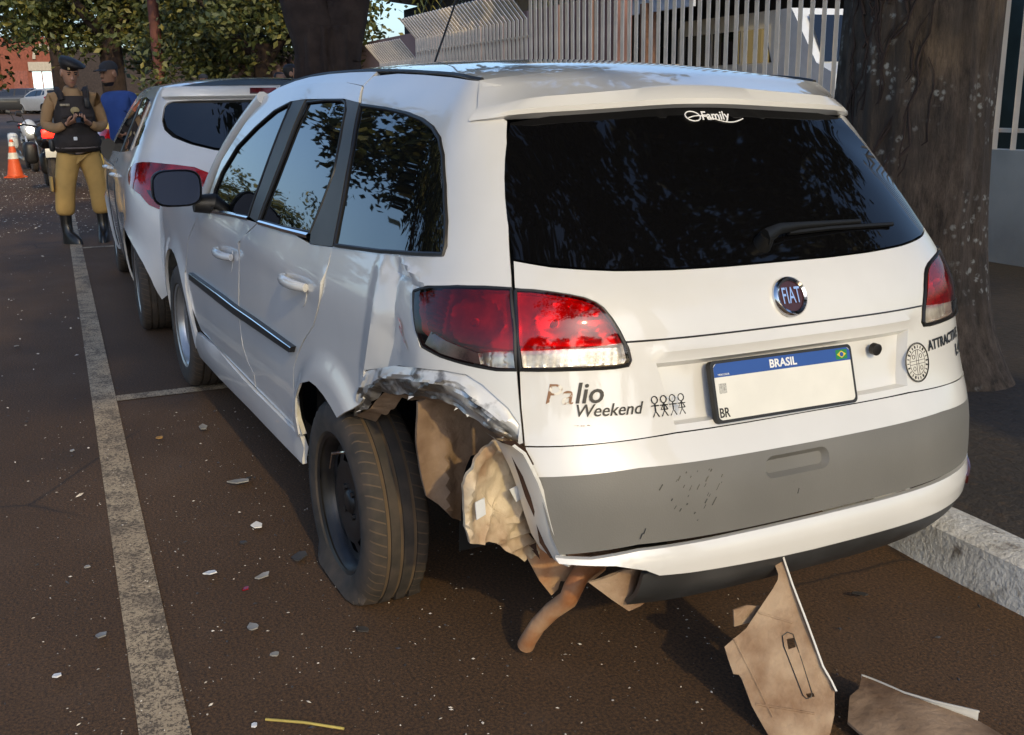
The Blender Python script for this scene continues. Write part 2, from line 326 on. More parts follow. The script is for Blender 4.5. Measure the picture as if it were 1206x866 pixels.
TR = {
 'front_glass': [(2.618,0.925), (2.667,0.997), (2.647,1.072), (2.543,1.178), (2.372,1.260), (2.206,1.325), (2.050,1.359), (2.040,1.322), (2.046,1.160), (2.056,0.969), (2.338,0.948)],
 'b_pillar': [(2.032,1.364), (1.900,1.375), (1.896,1.205), (1.927,0.965), (2.036,0.969)],
 'rear_glass': [(1.861,1.365), (1.674,1.377), (1.509,1.381), (1.467,1.374), (1.430,1.350), (1.373,1.272), (1.319,1.184), (1.326,1.093), (1.340,1.009), (1.606,0.989), (1.898,0.974), (1.871,1.187), (1.866,1.307)],
 'c_pillar': [(1.481,1.384), (1.348,1.379), (1.246,1.244), (1.173,1.110), (1.119,1.000), (1.218,0.988), (1.310,0.981), (1.330,1.008), (1.316,1.092), (1.308,1.185), (1.358,1.273), (1.422,1.355)],
 'quarter_glass': [(1.325,1.372), (1.115,1.369), (0.950,1.362), (0.834,1.351), (0.752,1.336), (0.685,1.314), (0.636,1.278), (0.583,1.214), (0.536,1.141), (0.515,1.092), (0.514,1.074), (0.573,1.065), (0.776,1.037), (1.105,1.005), (1.175,1.152), (1.245,1.268)],
 'door_frame_top': [(2.645,0.919), (2.726,0.916), (2.709,1.110), (2.493,1.315), (2.301,1.387), (2.128,1.409), (1.940,1.423), (1.565,1.431), (1.402,1.423), (1.350,1.378), (1.499,1.385), (1.681,1.380), (1.888,1.374), (2.055,1.362), (2.211,1.328), (2.377,1.263), (2.548,1.181), (2.663,1.072), (2.682,0.995)],
 'front_door': [(2.774,0.911), (2.335,0.945), (1.936,0.962), (1.972,0.942), (2.052,0.905), (2.102,0.871), (2.114,0.826), (2.119,0.745), (2.131,0.599), (2.112,0.544), (2.089,0.488), (2.042,0.447), (1.955,0.418), (1.958,0.369), (2.511,0.365), (2.947,0.360), (3.103,0.433), (3.173,0.577), (3.084,0.744), (2.893,0.857)],
 'rear_door': [(1.919,0.963), (1.601,0.985), (1.307,0.979), (1.127,0.997), (1.115,0.956), (1.124,0.873), (1.154,0.818), (1.193,0.763), (1.280,0.703), (1.363,0.628), (1.398,0.581), (1.404,0.525), (1.395,0.422), (1.357,0.380), (1.619,0.374), (1.946,0.368), (1.940,0.422), (2.027,0.451), (2.075,0.491), (2.098,0.547), (2.114,0.602), (2.103,0.747), (2.101,0.828), (2.089,0.871), (2.038,0.904), (1.959,0.941)],
 'sill': [(2.978,0.346), (2.516,0.359), (1.950,0.362), (1.610,0.371), (1.349,0.377), (1.338,0.304), (1.335,0.293), (1.676,0.277), (2.045,0.262), (2.637,0.226), (3.072,0.207), (3.072,0.268)],
 'arch_front': [(1.335,0.293), (1.322,0.355), (1.322,0.397), (1.333,0.449), (1.318,0.514), (1.258,0.576), (1.164,0.608), (1.100,0.610), (1.032,0.602), (0.973,0.589), (0.916,0.572)],
 'quarter_panel': [(1.127,0.997), (1.115,1.001), (0.775,1.035), (0.572,1.062), (0.510,1.072), (0.510,1.093), (0.532,1.141), (0.578,1.214), (0.631,1.278), (0.683,1.316), (0.750,1.338), (0.838,1.354), (0.954,1.365), (1.120,1.372), (1.332,1.376), (1.394,1.423), (1.436,1.434), (1.373,1.454), (1.189,1.462), (1.000,1.460), (0.811,1.455), (0.659,1.448), (0.605,1.440), (0.610,1.437), (0.605,1.419), (0.593,1.398), (0.584,1.390), (0.554,1.376), (0.527,1.364), (0.518,1.360), (0.470,1.293), (0.410,1.189), (0.369,1.090), (0.353,1.050), (0.345,1.026), (0.394,1.025), (0.449,1.019), (0.518,1.005), (0.546,0.995), (0.566,0.985), (0.567,0.976), (0.553,0.949), (0.529,0.908), (0.504,0.876), (0.455,0.867), (0.394,0.862), (0.345,0.859), (0.313,0.862), (0.303,0.788), (0.292,0.716), (0.299,0.712), (0.300,0.754), (0.320,0.786), (0.343,0.808), (0.366,0.829), (0.395,0.844), (0.443,0.842), (0.507,0.829), (0.601,0.804), (0.743,0.747), (0.753,0.695), (0.758,0.667), (0.828,0.619), (0.916,0.572), (0.973,0.589), (1.032,0.602), (1.100,0.610), (1.164,0.608), (1.258,0.576), (1.318,0.514), (1.333,0.449), (1.322,0.397), (1.348,0.379), (1.384,0.425), (1.399,0.527), (1.393,0.583), (1.356,0.630), (1.275,0.701), (1.187,0.763), (1.146,0.819), (1.117,0.874), (1.109,0.957)],
 'body_lamp': [(0.564,0.984), (0.545,0.993), (0.517,1.002), (0.448,1.016), (0.393,1.022), (0.345,1.024), (0.332,0.977), (0.322,0.934), (0.314,0.865), (0.344,0.862), (0.394,0.865), (0.454,0.870), (0.502,0.879), (0.525,0.909), (0.548,0.950)],
 'body_lamp_clear': [(0.377,0.892), (0.350,0.898), (0.321,0.903), (0.316,0.870), (0.340,0.868), (0.372,0.870)],
 'body_lamp_smoke': [(0.480,0.916), (0.440,0.905), (0.404,0.898), (0.377,0.892), (0.372,0.870), (0.396,0.872), (0.451,0.877), (0.491,0.887)],
 'gate_lamp': [(0.337,1.022), (0.307,1.022), (0.279,1.019), (0.247,1.014), (0.223,1.008), (0.204,1.000), (0.191,0.990), (0.173,0.967), (0.159,0.943), (0.142,0.907), (0.136,0.882), (0.140,0.874), (0.158,0.872), (0.229,0.871), (0.308,0.867), (0.314,0.902), (0.323,0.961)],
 'gate_lamp_clear': [(0.313,0.904), (0.262,0.909), (0.196,0.915), (0.148,0.919), (0.141,0.900), (0.140,0.883), (0.144,0.877), (0.230,0.876), (0.307,0.871)],
 'gate_glass': [(0.510,1.358), (0.438,1.371), (0.336,1.378), (0.124,1.385), (-0.321,1.388)],
 'gate_glass_low': [(0.359,1.083), (0.326,1.077), (0.288,1.072), (0.227,1.067), (0.171,1.062), (0.055,1.058), (-0.081,1.057)],
 'gate_left': [(0.505,1.347), (0.419,1.213), (0.366,1.090), (0.352,1.058), (0.340,1.025)],
 'gate_left_low': [(0.312,0.863), (0.301,0.788), (0.288,0.711)],
 'bump_top': [(0.287,0.710), (0.047,0.729), (-0.206,0.729)],
 'bump_left': [(0.287,0.710), (0.276,0.678), (0.265,0.651), (0.250,0.583), (0.239,0.528), (0.226,0.486)],
 'crumple_top': [(0.765,0.663), (0.753,0.702), (0.743,0.745), (0.601,0.804), (0.507,0.829), (0.443,0.842), (0.395,0.844), (0.366,0.829), (0.343,0.808), (0.320,0.786), (0.300,0.754), (0.294,0.728)],
 'crumple_bot': [(0.902,0.576), (0.783,0.632), (0.698,0.703), (0.584,0.738), (0.512,0.759), (0.462,0.768), (0.433,0.761), (0.408,0.754), (0.380,0.743), (0.352,0.731), (0.312,0.714), (0.294,0.718)],
 'moulding': [(3.006,0.609), (2.400,0.629), (2.126,0.635), (1.882,0.646), (1.361,0.663), (1.381,0.640), (1.910,0.613), (2.144,0.601), (2.468,0.592), (3.013,0.578)],
 'handle_rear': [(1.474,0.854), (1.226,0.865)],
 'handle_front': [(2.436,0.790), (2.174,0.804)],
 'mirror': [(4.536,0.840), (2.920,0.982), (3.544,1.016), (3.344,0.879)],
 'grey_top': [(0.265,0.651), (0.114,0.670), (-0.141,0.662)],
 'grey_bot': [(0.226,0.487), (0.109,0.506), (-0.090,0.501)],
 'lip_bot': [(0.146,0.470), (0.080,0.436), (0.026,0.435), (-0.165,0.424)],
 'pocket': [(-0.129,0.626), (-0.289,0.629)],
 'recess': [(0.098,0.915), (0.086,0.872), (0.047,0.729)],
 'gate_crease': [(0.142,0.921), (0.098,0.919)],
 'txt': [(0.272,0.808), (0.201,0.820), (0.230,0.779), (0.145,0.784), (0.136,0.780), (0.085,0.782)],
 'wiper': [(-0.272,1.099), (-0.373,1.107), (-1.106,1.039)],
 'family': [(-0.184,1.364), (-0.472,1.369)],
 'lock': [(-0.464,0.838)],
 'sticker': [(-0.563,0.781)],
 'attr': [(-0.615,0.815), (-0.879,0.764), (-0.911,0.724)],
 'emblem': [(-0.248,0.981)],
}

# ------------------------------------------------------------------ crashed station wagon (car frame: X to the front, Y to the left, tail at X = 0)
BODY=Belt([(.15,.78),(.25,.80),(.35,.812),(.5,.822),(.62,.820),(.75,.814),(.9,.800),(1.0,.768),(1.08,.735),(1.2,.685),(1.32,.63),(1.40,.585),(1.46,.54)],
          [(.15,.12),(.25,.06),(.35,.02),(.45,.0),(.6,.012),(.68,.035),(.75,.065),(.85,.095),(.95,.12),(1.02,.155),(1.08,.205),(1.2,.325),(1.3,.435),(1.38,.525),(1.46,.62)],
          .75,3.5,lambda X:(1-.012*((X-1.7))**2 if X<1.7 else 1+.004*(X-1.7))-(.05*(X-3.2)**2 if X>3.2 else 0))
MI=BODY.mir
car=thing('crashed_car','white station wagon with crushed rear left quarter, flat rear tyre and torn rear bumper','car',(0,0,-.0827),(.0125,-.0319,.0626))
RIM=[(.60,1.444),(.8,1.459),(1.0,1.464),(1.2,1.467),(1.6,1.464),(2.0,1.447),(2.3,1.408),(2.5,1.352),(2.62,1.30)]
CEN=[(.60,1.470),(.8,1.492),(1.0,1.502),(1.2,1.508),(1.6,1.506),(2.0,1.488),(2.3,1.452),(2.5,1.405),(2.62,1.36)]
def roofpt(x,q,off=0):
    rz=crom(RIM,x); p=BODY.raw(x,rz); X=p.x; cz=crom(CEN,x)
    xx=X+(x-X)*(1-abs(q)**2)+ (0.05*(1-q*q) if x>2.2 else 0)*(x-2.2)/.4
    if x<.95: xx=p.x+ (x+.07-p.x)*(1-abs(q)**2.2)*(.95-x)/.35 + (x-p.x)*(1-abs(q)**2)*(1-(.95-x)/.35)
    return Vector((xx,q*p.y,rz+(cz-rz)*(1-abs(q)**2.3)+off))
# inner shell painted near black for the shade in the gaps
mb=MB()
rows=[]
zs=[.30+.05*i for i in range(24)]
ss=[.75+.1*i for i in range(26)]
def shellrow(ulist,zl,off):
    return [[BODY(u,z,off) for u in ulist] for z in zl]
up=[z for z in zs if z>=.80]
mb.grid(shellrow([.42-.05*i for i in range(34)],up,-.03)); mb.grid(shellrow([.76-.05*i for i in range(8)],up,-.09))
mb.grid(shellrow([.20-.05*i for i in range(31)],[z for z in zs if .49<=z<=.82],-.03))
mb.grid(shellrow([1.42+.07*i for i in range(19)],zs[:13],-.03)); mb.grid(shellrow([1.42+.07*i for i in range(16)],[z for z in zs if .88<z<1.28],-.03));mb.grid(shellrow([1.42+.07*i for i in range(10)],[z for z in zs if 1.2<z<1.43],-.03))
mb.grid(shellrow([.75+.07*i for i in range(11)],[z for z in zs if z>=.80],-.09))
mb.grid([[BODY(MI((u,z))[0],z,-.03) for u in [1.42+.07*i for i in range(16)]] for z in zs if z<1.28])
mb.grid([[BODY(MI((u,z))[0],z,-.03) for u in [.75+.07*i for i in range(11)]] for z in up])
mb.grid([[roofpt(.70+.1*i,-.95+.095*j,-.035) for j in range(21)] for i in range(17)])
mb.grid([[Vector((x,y,.30)) for y in (-.7,.0,.7)] for x in (1.4,2.2,3.0)])
mb.grid([[Vector((x,y,.42)) for y in (-.6,.0,.50)] for x in (.30,.6,1.4)])
mb.grid([[Vector((1.4,y,z)) for y in (-.75,.0,.75)] for z in (.3,.6,.85)])
mb.build('shade_shell',M_dark,car,smooth=0)
# --- left side
WH=(1.06,.30); 
def arch_flare(a,b):
    # swelling of the sheet round the wheel opening
    d=math.hypot((a-1.03)/.34,(b-.28)/.345)-1
    return .020*(1-smoothstep(.05,.30,d)) if a>.70 else 0
FOLD=[(.705,.60),(.742,.746),(.722,.832),(.711,.898),(.729,.976),(.738,1.026),(.75,1.06)]
def fold_x(b):
    for (x0,y0),(x1,y1) in zip(FOLD,FOLD[1:]):
        if y0<=b<=y1: return x0+(x1-x0)*(b-y0)/(y1-y0)
    return FOLD[0][0] if b<FOLD[0][1] else FOLD[-1][0]
def ridge(v,w): return max(0,1-abs(v)/w)
def dent(a,b):
    # the sheet is folded along a sharp upright crease; behind it the side is pushed in and comes out again at the lamp
    d=fold_x(b)-a; top=smoothstep(1.055,.99,b); d0=0
    if d>0:
        d0+=.010*top
        d0-=.026*min(1,d/.070)*max(0,1-max(0,d-.070)/.14)*top
        # slanting facets between crease and lamp
        d0+=.008*ridge((b-.92)-(d-.05)*.9,.09)*min(1,d/.05)*max(0,1-d/.2)
        d0-=.006*ridge((b-.845)+(d-.08)*.5,.08)*min(1,d/.05)
        d0+=.008*ridge((b-.985)-(d-.05)*.35,.045)*min(1,d/.04)*max(0,1-d/.24)
        d0+=.002*(abs(noise.noise(Vector((a*7,b*7,3))))-.25)*min(1,d/.03)*smoothstep(.33,.42,a)
    else:
        d0+=.010*max(0,1+d/.06)*top
        pass
    # pinch below the corner of the quarter glass
    q=math.exp(-((a-.60)/.11)**2-((b-1.022)/.032)**2)
    d0+=q*(.010*ridge((b-1.022)-.28*(a-.60),.016)-.008*ridge((b-1.000)-.10*(a-.60),.018))
    return d0
def qdisp(a,b): return arch_flare(a,b)+(dent(a,b) if b<1.1 and a<1.0 else 0)
WHCAR=mat('silvery_white_paint',(.72,.73,.74),rough=.3,coat=1.0,var=.03,scale=3,crough=.04)
panel('quarter_panel',TR['quarter_panel'],M_white,BODY,car,step=.013,disp=qdisp,thick=.006,smooth=22,extra=[([p for p in FOLD if .62<p[1]<1.03][1:] if False else [(fold_x(.76+.03*k),.76+.03*k) for k in range(9)],False),([(fold_x(.77+.03*k)-.070,.77+.03*k) for k in range(8)],False)],label='rear quarter panel dented and torn open above the wheel')
panel('front_door',TR['front_door'],M_white,BODY,car,step=.05,disp=lambda a,b:.009*math.exp(-((b-.865)/.022)**2))
panel('rear_door',TR['rear_door'],M_white,BODY,car,step=.04,disp=lambda a,b:.009*math.exp(-((b-.89)/.022)**2)+.003*noise.noise(Vector((a*5,b*5,0)))*smoothstep(1.7,1.3,a))
panel('sill_trim',TR['sill'],M_white,BODY,car,off=.012,step=.04,disp=lambda a,b:-.012*math.exp(-((b-(.345+.01*(a-1.6)))/.006)**2)+.006*math.sin((b-.2)*20))
panel('door_window_frame',TR['door_frame_top'],M_white,BODY,car,off=.004,step=.04)
RAILP=[(2.495,1.317),(2.301,1.389),(2.128,1.411),(1.94,1.425),(1.565,1.433),(1.402,1.426)]
railtop=[(x,crom(RIM,x)-.001) for x in (1.37,1.45,1.6,1.8,2.0,2.15,2.3,2.4,2.5)]
panel('roof_rail',RAILP+railtop,M_white,BODY,car,off=.001,step=.04)
panel('roof_rail',[MI(p) for p in RAILP+railtop],M_white,BODY,car,off=.001,step=.06)
gl=panel('window',TR['front_glass'],M_glass,BODY,car,off=-.004,step=.06)
panel('window',TR['rear_glass'],M_glass,BODY,car,off=-.004,step=.06)
panel('window',TR['quarter_glass'],M_glass,BODY,car,off=0,step=.06)
panel('pillar_trim',TR['b_pillar'],M_frame,BODY,car,off=.002,step=.05)
panel('pillar_trim',TR['c_pillar'],M_frame,BODY,car,off=.003,step=.05)
# bright strips along the foot of the windows, dark seals round them
def strip(name,pts,w,h,m,parent,surf=BODY,off=.004):
    r=[]
    for a,b in densify(pts,.03,False): r.append((surf(a,b-w/2,off),surf(a,b,off+h),surf(a,b+w/2,off)))
    mb=MB(); mb.grid([list(q) for q in r]); return mb.build(name,m,parent,smooth=60)
strip('window_strip',[(2.62,.922),(2.338,.944),(2.05,.963)],.016,.005,M_chrome,car)
strip('window_strip',[(1.90,.968),(1.606,.983),(1.35,.998)],.016,.005,M_chrome,car)
def seal(pts,parent,r=.006,closed=True,m=M_black,surf=BODY,off=.001):
    p=densify(pts,.03,closed); 
    if closed: p=p+[p[0]]
    return MB().tube([surf(a,b,off) for a,b in p],r,6,cap=not closed).build('window_seal',m,parent)
seal(TR['quarter_glass'],car); seal(TR['rear_glass'],car,.005); seal(TR['front_glass'],car,.005)
md=panel('side_moulding',TR['moulding'],M_black,BODY,car,off=.018,step=.05,thick=.018)
tp=TR['moulding']; strip('chrome_line',[(p[0],p[1]-.004) for p in tp[:5]],.007,.003,M_chrome,md,off=.017)
def handle(s0,z0,L):
    h=MB(); pts=[];rad=[]
    for i in range(9):
        t=i/8; pts.append(BODY(s0-L*t,z0+.008*t,.012+.026*math.sin(PI*t)**.6)); rad.append(.013+.004*math.sin(PI*t))
    h.tube(pts,rad,10,sy=.8)
    ob=h.build('door_handle',M_white,car,smooth=60)
    c=[(s0-L*.72+.045*math.cos(a),z0-.002+.058*math.sin(a)) for a in [2*PI*k/18 for k in range(18)]]
    panel('handle_cup',c,M_white,BODY,ob,off=.0022,step=.03,thick=.003,disp=lambda a,b:-.001)
    return ob
handle(1.474,.856,.235); handle(2.436,.795,.245)
# roof
mb=MB(); mb.grid([[roofpt(.66+(2.5-.66)*i/34,-1+2*j/40) for j in range(41)] for i in range(35)])
mb.build('roof',M_white,car,smooth=60)
for sg in (1,-1): MB().tube([roofpt(.66+.05*i,sg*.985,.001) for i in range(34)],.006,6).build('roof_channel_strip',M_black,car)
mb=MB(); 
mb.tube([roofpt(.70,-1+.05*j,-.004) for j in range(1,40)],.004,5); mb.build('roof_seam',M_black,car)
# whip aerial
mb=MB(); b=roofpt(2.25,.0); mb.tube([b,b+Vector((-.03,0,.02))],.014,10); tp=b+Vector((-.03,0,.02)); mb.tube([tp,tp+Vector((-.24,-.06,.40))],[.0045,.003],6)
mb.build('roof_aerial',M_black,car)
# spoiler above the rear window
def srow(f): return [f(u) for u in [.600-(.600-BODY.c)*i/20 for i in range(21)]+[2*BODY.c-(.600-(.600-BODY.c)*(19-i)/20) for i in range(20)]]
def sym(u): return u if u>=BODY.c else 2*BODY.c-u
def wtop(u):
    t=(sym(u)-BODY.c)/(.51-BODY.c); return 1.389-.022*min(1.2,t)**2.5
def edge(u,dz,off): 
    t=min(1,(sym(u)-BODY.c)/(.60-BODY.c)); return BODY(u,wtop(u)+dz*(1-.25*t**3),off*(1-.75*smoothstep(.86,1,t)))
def seam(u):
    t=(sym(u)-BODY.c)/(.60-BODY.c); sg=1 if u>=BODY.c else -1
    return roofpt(.66,sg*min(1,t*1.0),.001)
mb=MB(); R0=srow(lambda u:edge(u,.0,-.005)); R1=srow(lambda u:edge(u,-.006,.020)); R1b=srow(lambda u:edge(u,.0,.030)); R2=srow(lambda u:edge(u,.026,.034)); R2b=srow(lambda u:edge(u,.033,.028)); R4=srow(seam)
R3=[ (a*.5+b*.5)+Vector((0,0,.006)) for a,b in zip(R2b,R4)]
mb.grid([R0,R1,R1b,R2,R2b,R3,R4]); mb.build('roof_spoiler',M_white,car,smooth=38)
# --- tail
gl_edge=[(.357,1.082),(.326,1.0775),(.288,1.072),(.227,1.067),(.171,1.063),(.055,1.059),(-.081,1.057)]
gl_low=gl_edge+[MI(p) for p in reversed(gl_edge)]
gl_top=[(.508,1.356),(.438,1.371),(.336,1.378),(.124,1.385),(-.10,1.388)]
panel('rear_window',gl_low+[MI(p) for p in gl_top]+list(reversed(gl_top)),M_glassr,BODY,car,off=.001,step=.06)
GLAMP=TR['gate_lamp']
lampcut=[(.312,1.026),(.279,1.024),(.247,1.019),(.221,1.013),(.199,1.003),(.185,.992),(.167,.969),(.153,.945),(.136,.908),(.130,.882),(.135,.869),(.158,.866),(.229,.865),(.309,.862)]
half=[(.349,1.056),(.340,1.028)]+lampcut+[(.301,.788),(.289,.711),(.047,.7275)]
outl=half+[MI(p) for p in reversed(half)]+list(reversed([(a,b-.004) for a,b in gl_low]))
def trap(t0,b0,zt,zb): return [(t0,zt),(b0,zb)]+[MI((b0,zb)),MI((t0,zt))]
rec_o=[(.086,.872),(.049,.742),MI((.049,.742)),MI((.086,.872))]
rec_i=[(.074,.862),(.041,.75),MI((.041,.75)),MI((.074,.862))]
grip=[(.098,.915),(.088,.878),MI((.088,.878)),MI((.098,.915))]
def gatedisp(a,b):
    d=0
    if pip((a,b),rec_o):
        # depth by distance to the rim
        s=sym(a); edge_s=.049+(b-.742)/(.872-.742)*(.086-.049)
        d-=.026*smoothstep(0,.012,min(edge_s-s,(.872-b),(b-.742)*1.2))
    if pip((a,b),grip): d+=.007*smoothstep(0,.008,min(.915-b,b-.878))
    d-=.004*math.exp(-((b-.921)/.0035)**2)*smoothstep(.15,.10,sym(a))
    return d
panel('tailgate',outl,M_white,BODY,car,step=.022,extra=[(rec_o,True),(rec_i,True),(grip,True)],disp=gatedisp,thick=.012)
MB().tube([BODY(a,.921,.0012) for a in [.142-.03*i for i in range(27)]],.0022,5).build('tailgate_crease',M_black,car)
# lamps
def lamp(name,poly,m,off,parent,label=None,bulge=.012):
    xs=[p[0] for p in poly]; ys=[p[1] for p in poly]; cx=sum(xs)/len(xs); cy=sum(ys)/len(ys)
    f=lambda a,b: bulge*max(0,1-((a-cx)/(max(xs)-min(xs))*1.7)**2-((b-cy)/(max(ys)-min(ys))*1.7)**2)
    return panel(name,poly,m,BODY,parent,off=off,step=.02,disp=f,thick=.004 if m.name.endswith('glass') else .02,label=label)
def lens_mat(name,tint,ior=1.5):
    m=bpy.data.materials.new(name); m.use_nodes=True; nt=m.node_tree; N=nt.nodes; L=nt.links; N.remove(N['Principled BSDF'])
    tr=N.new('ShaderNodeBsdfTransparent'); tr.inputs[0].default_value=(*tint,1); g=N.new('ShaderNodeBsdfGlossy'); g.inputs['Roughness'].default_value=.04
    f=N.new('ShaderNodeFresnel'); f.inputs[0].default_value=ior; mx=N.new('ShaderNodeMixShader'); L.new(f.outputs[0],mx.inputs[0]); L.new(tr.outputs[0],mx.inputs[1]); L.new(g.outputs[0],mx.inputs[2]); L.new(mx.outputs[0],N['Material Output'].inputs[0]); return m
M_redlens=lens_mat('red_lens_glass',(.68,.014,.022),1.6); M_clearlens=lens_mat('clear_lens_glass',(.86,.85,.82),1.5)
M_refl2=mat('lamp_reflector',(.82,.80,.78),rough=.25,metal=.55,var=.25,scale=25)
def lampset(mirror):
    F=(lambda l:[MI(p) for p in l]) if mirror else (lambda l:l)
    U=(lambda a:2*BODY.c-a) if mirror else (lambda a:a)
    out=[]
    bl=TR['body_lamp']; gl_=GLAMP
    redb=bl[:8]+[(.318,.904),(.350,.899),(.380,.892),(.386,.8652)]+bl[10:]; clb=[(.318,.903),(.3145,.866),(.344,.863),(.385,.8655),(.379,.891),(.350,.898)]
    redg=gl_[:9]+[(.1475,.920),(.196,.915),(.262,.909),(.3145,.904)]+gl_[16:]; clg=[(.1475,.919),(.143,.907),(.137,.882),(.141,.875),(.158,.873),(.229,.872),(.308,.868),(.314,.903),(.262,.908),(.196,.914)]
    for poly,red_,strip,cx,cz,rx,rz,zs_,gate in ((bl,redb,clb,.405,.955,.054,.050,.903,False),(gl_,redg,clg,.262,.965,.034,.038,.905,True)):
        a=lamp('tail_lamp',F(red_),M_redlens,.006,car,bulge=.005)
        def hd(a_,b_):
            u=U(a_); d=0
            r=math.hypot((u-cx)/rx,(b_-cz)/rz)
            if r<1: d-=.011*(1-r*r)
            elif r<1.10: d+=.003
            if gate:
                r2=math.hypot((u-.196)/.030,(b_-.958)/.034)
                if r2<1: d-=.010*(1-r2*r2)-.0035*(abs(math.sin(u*420))+abs(math.sin(b_*420)))
                if b_<.912: d=-.006-.003*abs(math.sin(u*230))
            else:
                if u>.47: d-=.012*smoothstep(.47,.50,u)-.004*abs(math.sin(b_*260))
                if b_<.90: d-=.008+.003*abs(math.sin(u*260))
            return d
        ins=[(p[0]+(sum(q[0] for q in poly)/len(poly)-p[0])*.03,p[1]+(sum(q[1] for q in poly)/len(poly)-p[1])*.04) for p in poly]
        panel('reflector',F(ins),M_refl2,BODY,a,off=-.016,step=.007,disp=hd,thick=-.018,smooth=30)
        bc_=(U(cx),cz); c0=BODY(*bc_,-.020); MB().loft([[c0+Vector((0,.010*math.cos(t)*q,.010*math.sin(t)*q))+(BODY(*bc_,.0)-BODY(*bc_,-.01))*x for t in [2*PI*k/12 for k in range(12)]] for x,q in ((-1,.6),(0,1),(.8,.8),(1.2,.1))]).build('bulb',M_clear,a)
        lamp('clear_lens',F(strip),M_clearlens,.006,a,bulge=.004)
        if not gate: lamp('smoked_lens',F(TR['body_lamp_smoke']),M_smoke,.010,a,bulge=.004)
        out.append(a)
    return out
M_reddark=mat('dark_red_lens',(.10,.004,.006),rough=.07,var=.4,scale=14,coat=1,spec=.6)
M_bowl=mat('lamp_bowl_red',(.05,.002,.006),rough=.05,metal=.2,col2=(.30,.006,.012),scale=26,coat=1,contrast=(.4,.62))
M_ring=mat('lamp_ring',(.30,.02,.03),rough=.15,var=.4,scale=30,coat=1)
lampset(False); lampset(True)
seal(TR['body_lamp'],car,.005,off=.004); seal(GLAMP,car,.0045,off=.004); seal([MI(p) for p in TR['body_lamp']],car,.005,off=.002); seal([MI(p) for p in GLAMP],car,.0045,off=.002)
# --- bumper
BL=TR['bump_left']    # torn left edge
def bsurf(a,b,off=0): return BODY(a,b,off)
SR=-1.42   # right end of the bumper
top=[(.287,.708),(.17,.717),(.047,.7245),(-.25,.7255)]
rt=[MI((.047,.7245)),MI((.17,.717)),MI((.287,.708)),MI((.50,.700)),(SR,.69)]
g_t=[(.265,.651),(.114,.666),(-.25,.664)]; g_tr=[MI((.114,.666)),MI((.265,.655)),MI((.5,.645)),(SR,.64)]
g_b=[(.226,.487),(.109,.505),(-.09,.503),(-.25,.503)]; g_br=[MI((.109,.507)),MI((.3,.51)),MI((.5,.515)),(SR,.52)]
def tp_(a): return 1-.9*smoothstep(.30,.60,abs(a-BODY.c)) if a<BODY.c else 1
def pock(r): return [(-.209+(.060 if math.cos(t)>0 else -.060)+r*math.cos(t),.627+r*math.sin(t)+(.004 if math.sin(t)>0 else -.004)) for t in [2*PI*(k+.5)/20 for k in range(20)]]
bmp=panel('bumper',top+rt+list(reversed(g_tr))+list(reversed(g_t))+[(.276,.678)],M_white,BODY,car,off=0,step=.03,disp=lambda a,b:(.004+.008*smoothstep(.725,.66,b))*tp_(a)-(.010*smoothstep(.6,.85,BODY.c-a) if a<BODY.c else 0))
panel('bumper_insert',g_t+g_tr+list(reversed(g_br))+list(reversed(g_b))+[(.239,.528),(.250,.583)],M_greyplastic,BODY,bmp,off=0,step=.03,disp=lambda a,b:(.008+.005*smoothstep(.50,.60,b))*tp_(a)-(.010*smoothstep(.6,.85,BODY.c-a) if a<BODY.c else 0)-.014*(1-smoothstep(.010,.019,math.hypot(max(0,abs(a+.209)-.060),max(0,abs(b-.627)-.004)))),extra=[(pock(.0195),True),(pock(.010),True)])
l_t=[(.232,.484),(.18,.482),(.109,.492),(-.09,.494),(-.25,.494)]; l_tr=[MI((.109,.497)),MI((.3,.50)),MI((.5,.505)),(SR,.51)]
l_b=[(.226,.474),(.146,.468),(.100,.452),(.078,.437),(.026,.433),(-.165,.424),(-.25,.422)]; l_br=[MI((.026,.424)),MI((.2,.426)),MI((.4,.43)),(SR,.44)]
def lipd(a,b): return (.010+.014*smoothstep(.500,.47,b))*tp_(a)-(.012*smoothstep(.6,.85,BODY.c-a) if a<BODY.c else 0)
panel('bumper_lip',l_t+l_tr+list(reversed(l_br))+list(reversed(l_b)),M_white,BODY,bmp,off=0,step=.022,disp=lipd,label='white lower bumper lip split at its left end')
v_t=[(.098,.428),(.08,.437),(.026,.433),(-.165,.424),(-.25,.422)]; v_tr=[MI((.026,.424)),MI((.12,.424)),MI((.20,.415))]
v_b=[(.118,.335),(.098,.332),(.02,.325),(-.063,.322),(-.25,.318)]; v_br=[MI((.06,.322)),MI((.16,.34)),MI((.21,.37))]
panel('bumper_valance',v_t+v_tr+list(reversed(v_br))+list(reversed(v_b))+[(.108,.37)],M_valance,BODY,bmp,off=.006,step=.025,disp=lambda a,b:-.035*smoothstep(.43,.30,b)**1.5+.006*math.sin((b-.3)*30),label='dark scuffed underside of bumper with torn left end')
refl=[(.205,.468),(.33,.476),(.345,.458),(.325,.444),(.22,.440)]
panel('reflector',[MI(p) for p in refl],M_reddark,BODY,bmp,off=.006,step=.02,thick=.01,disp=lambda a,b:lipd(a,b))
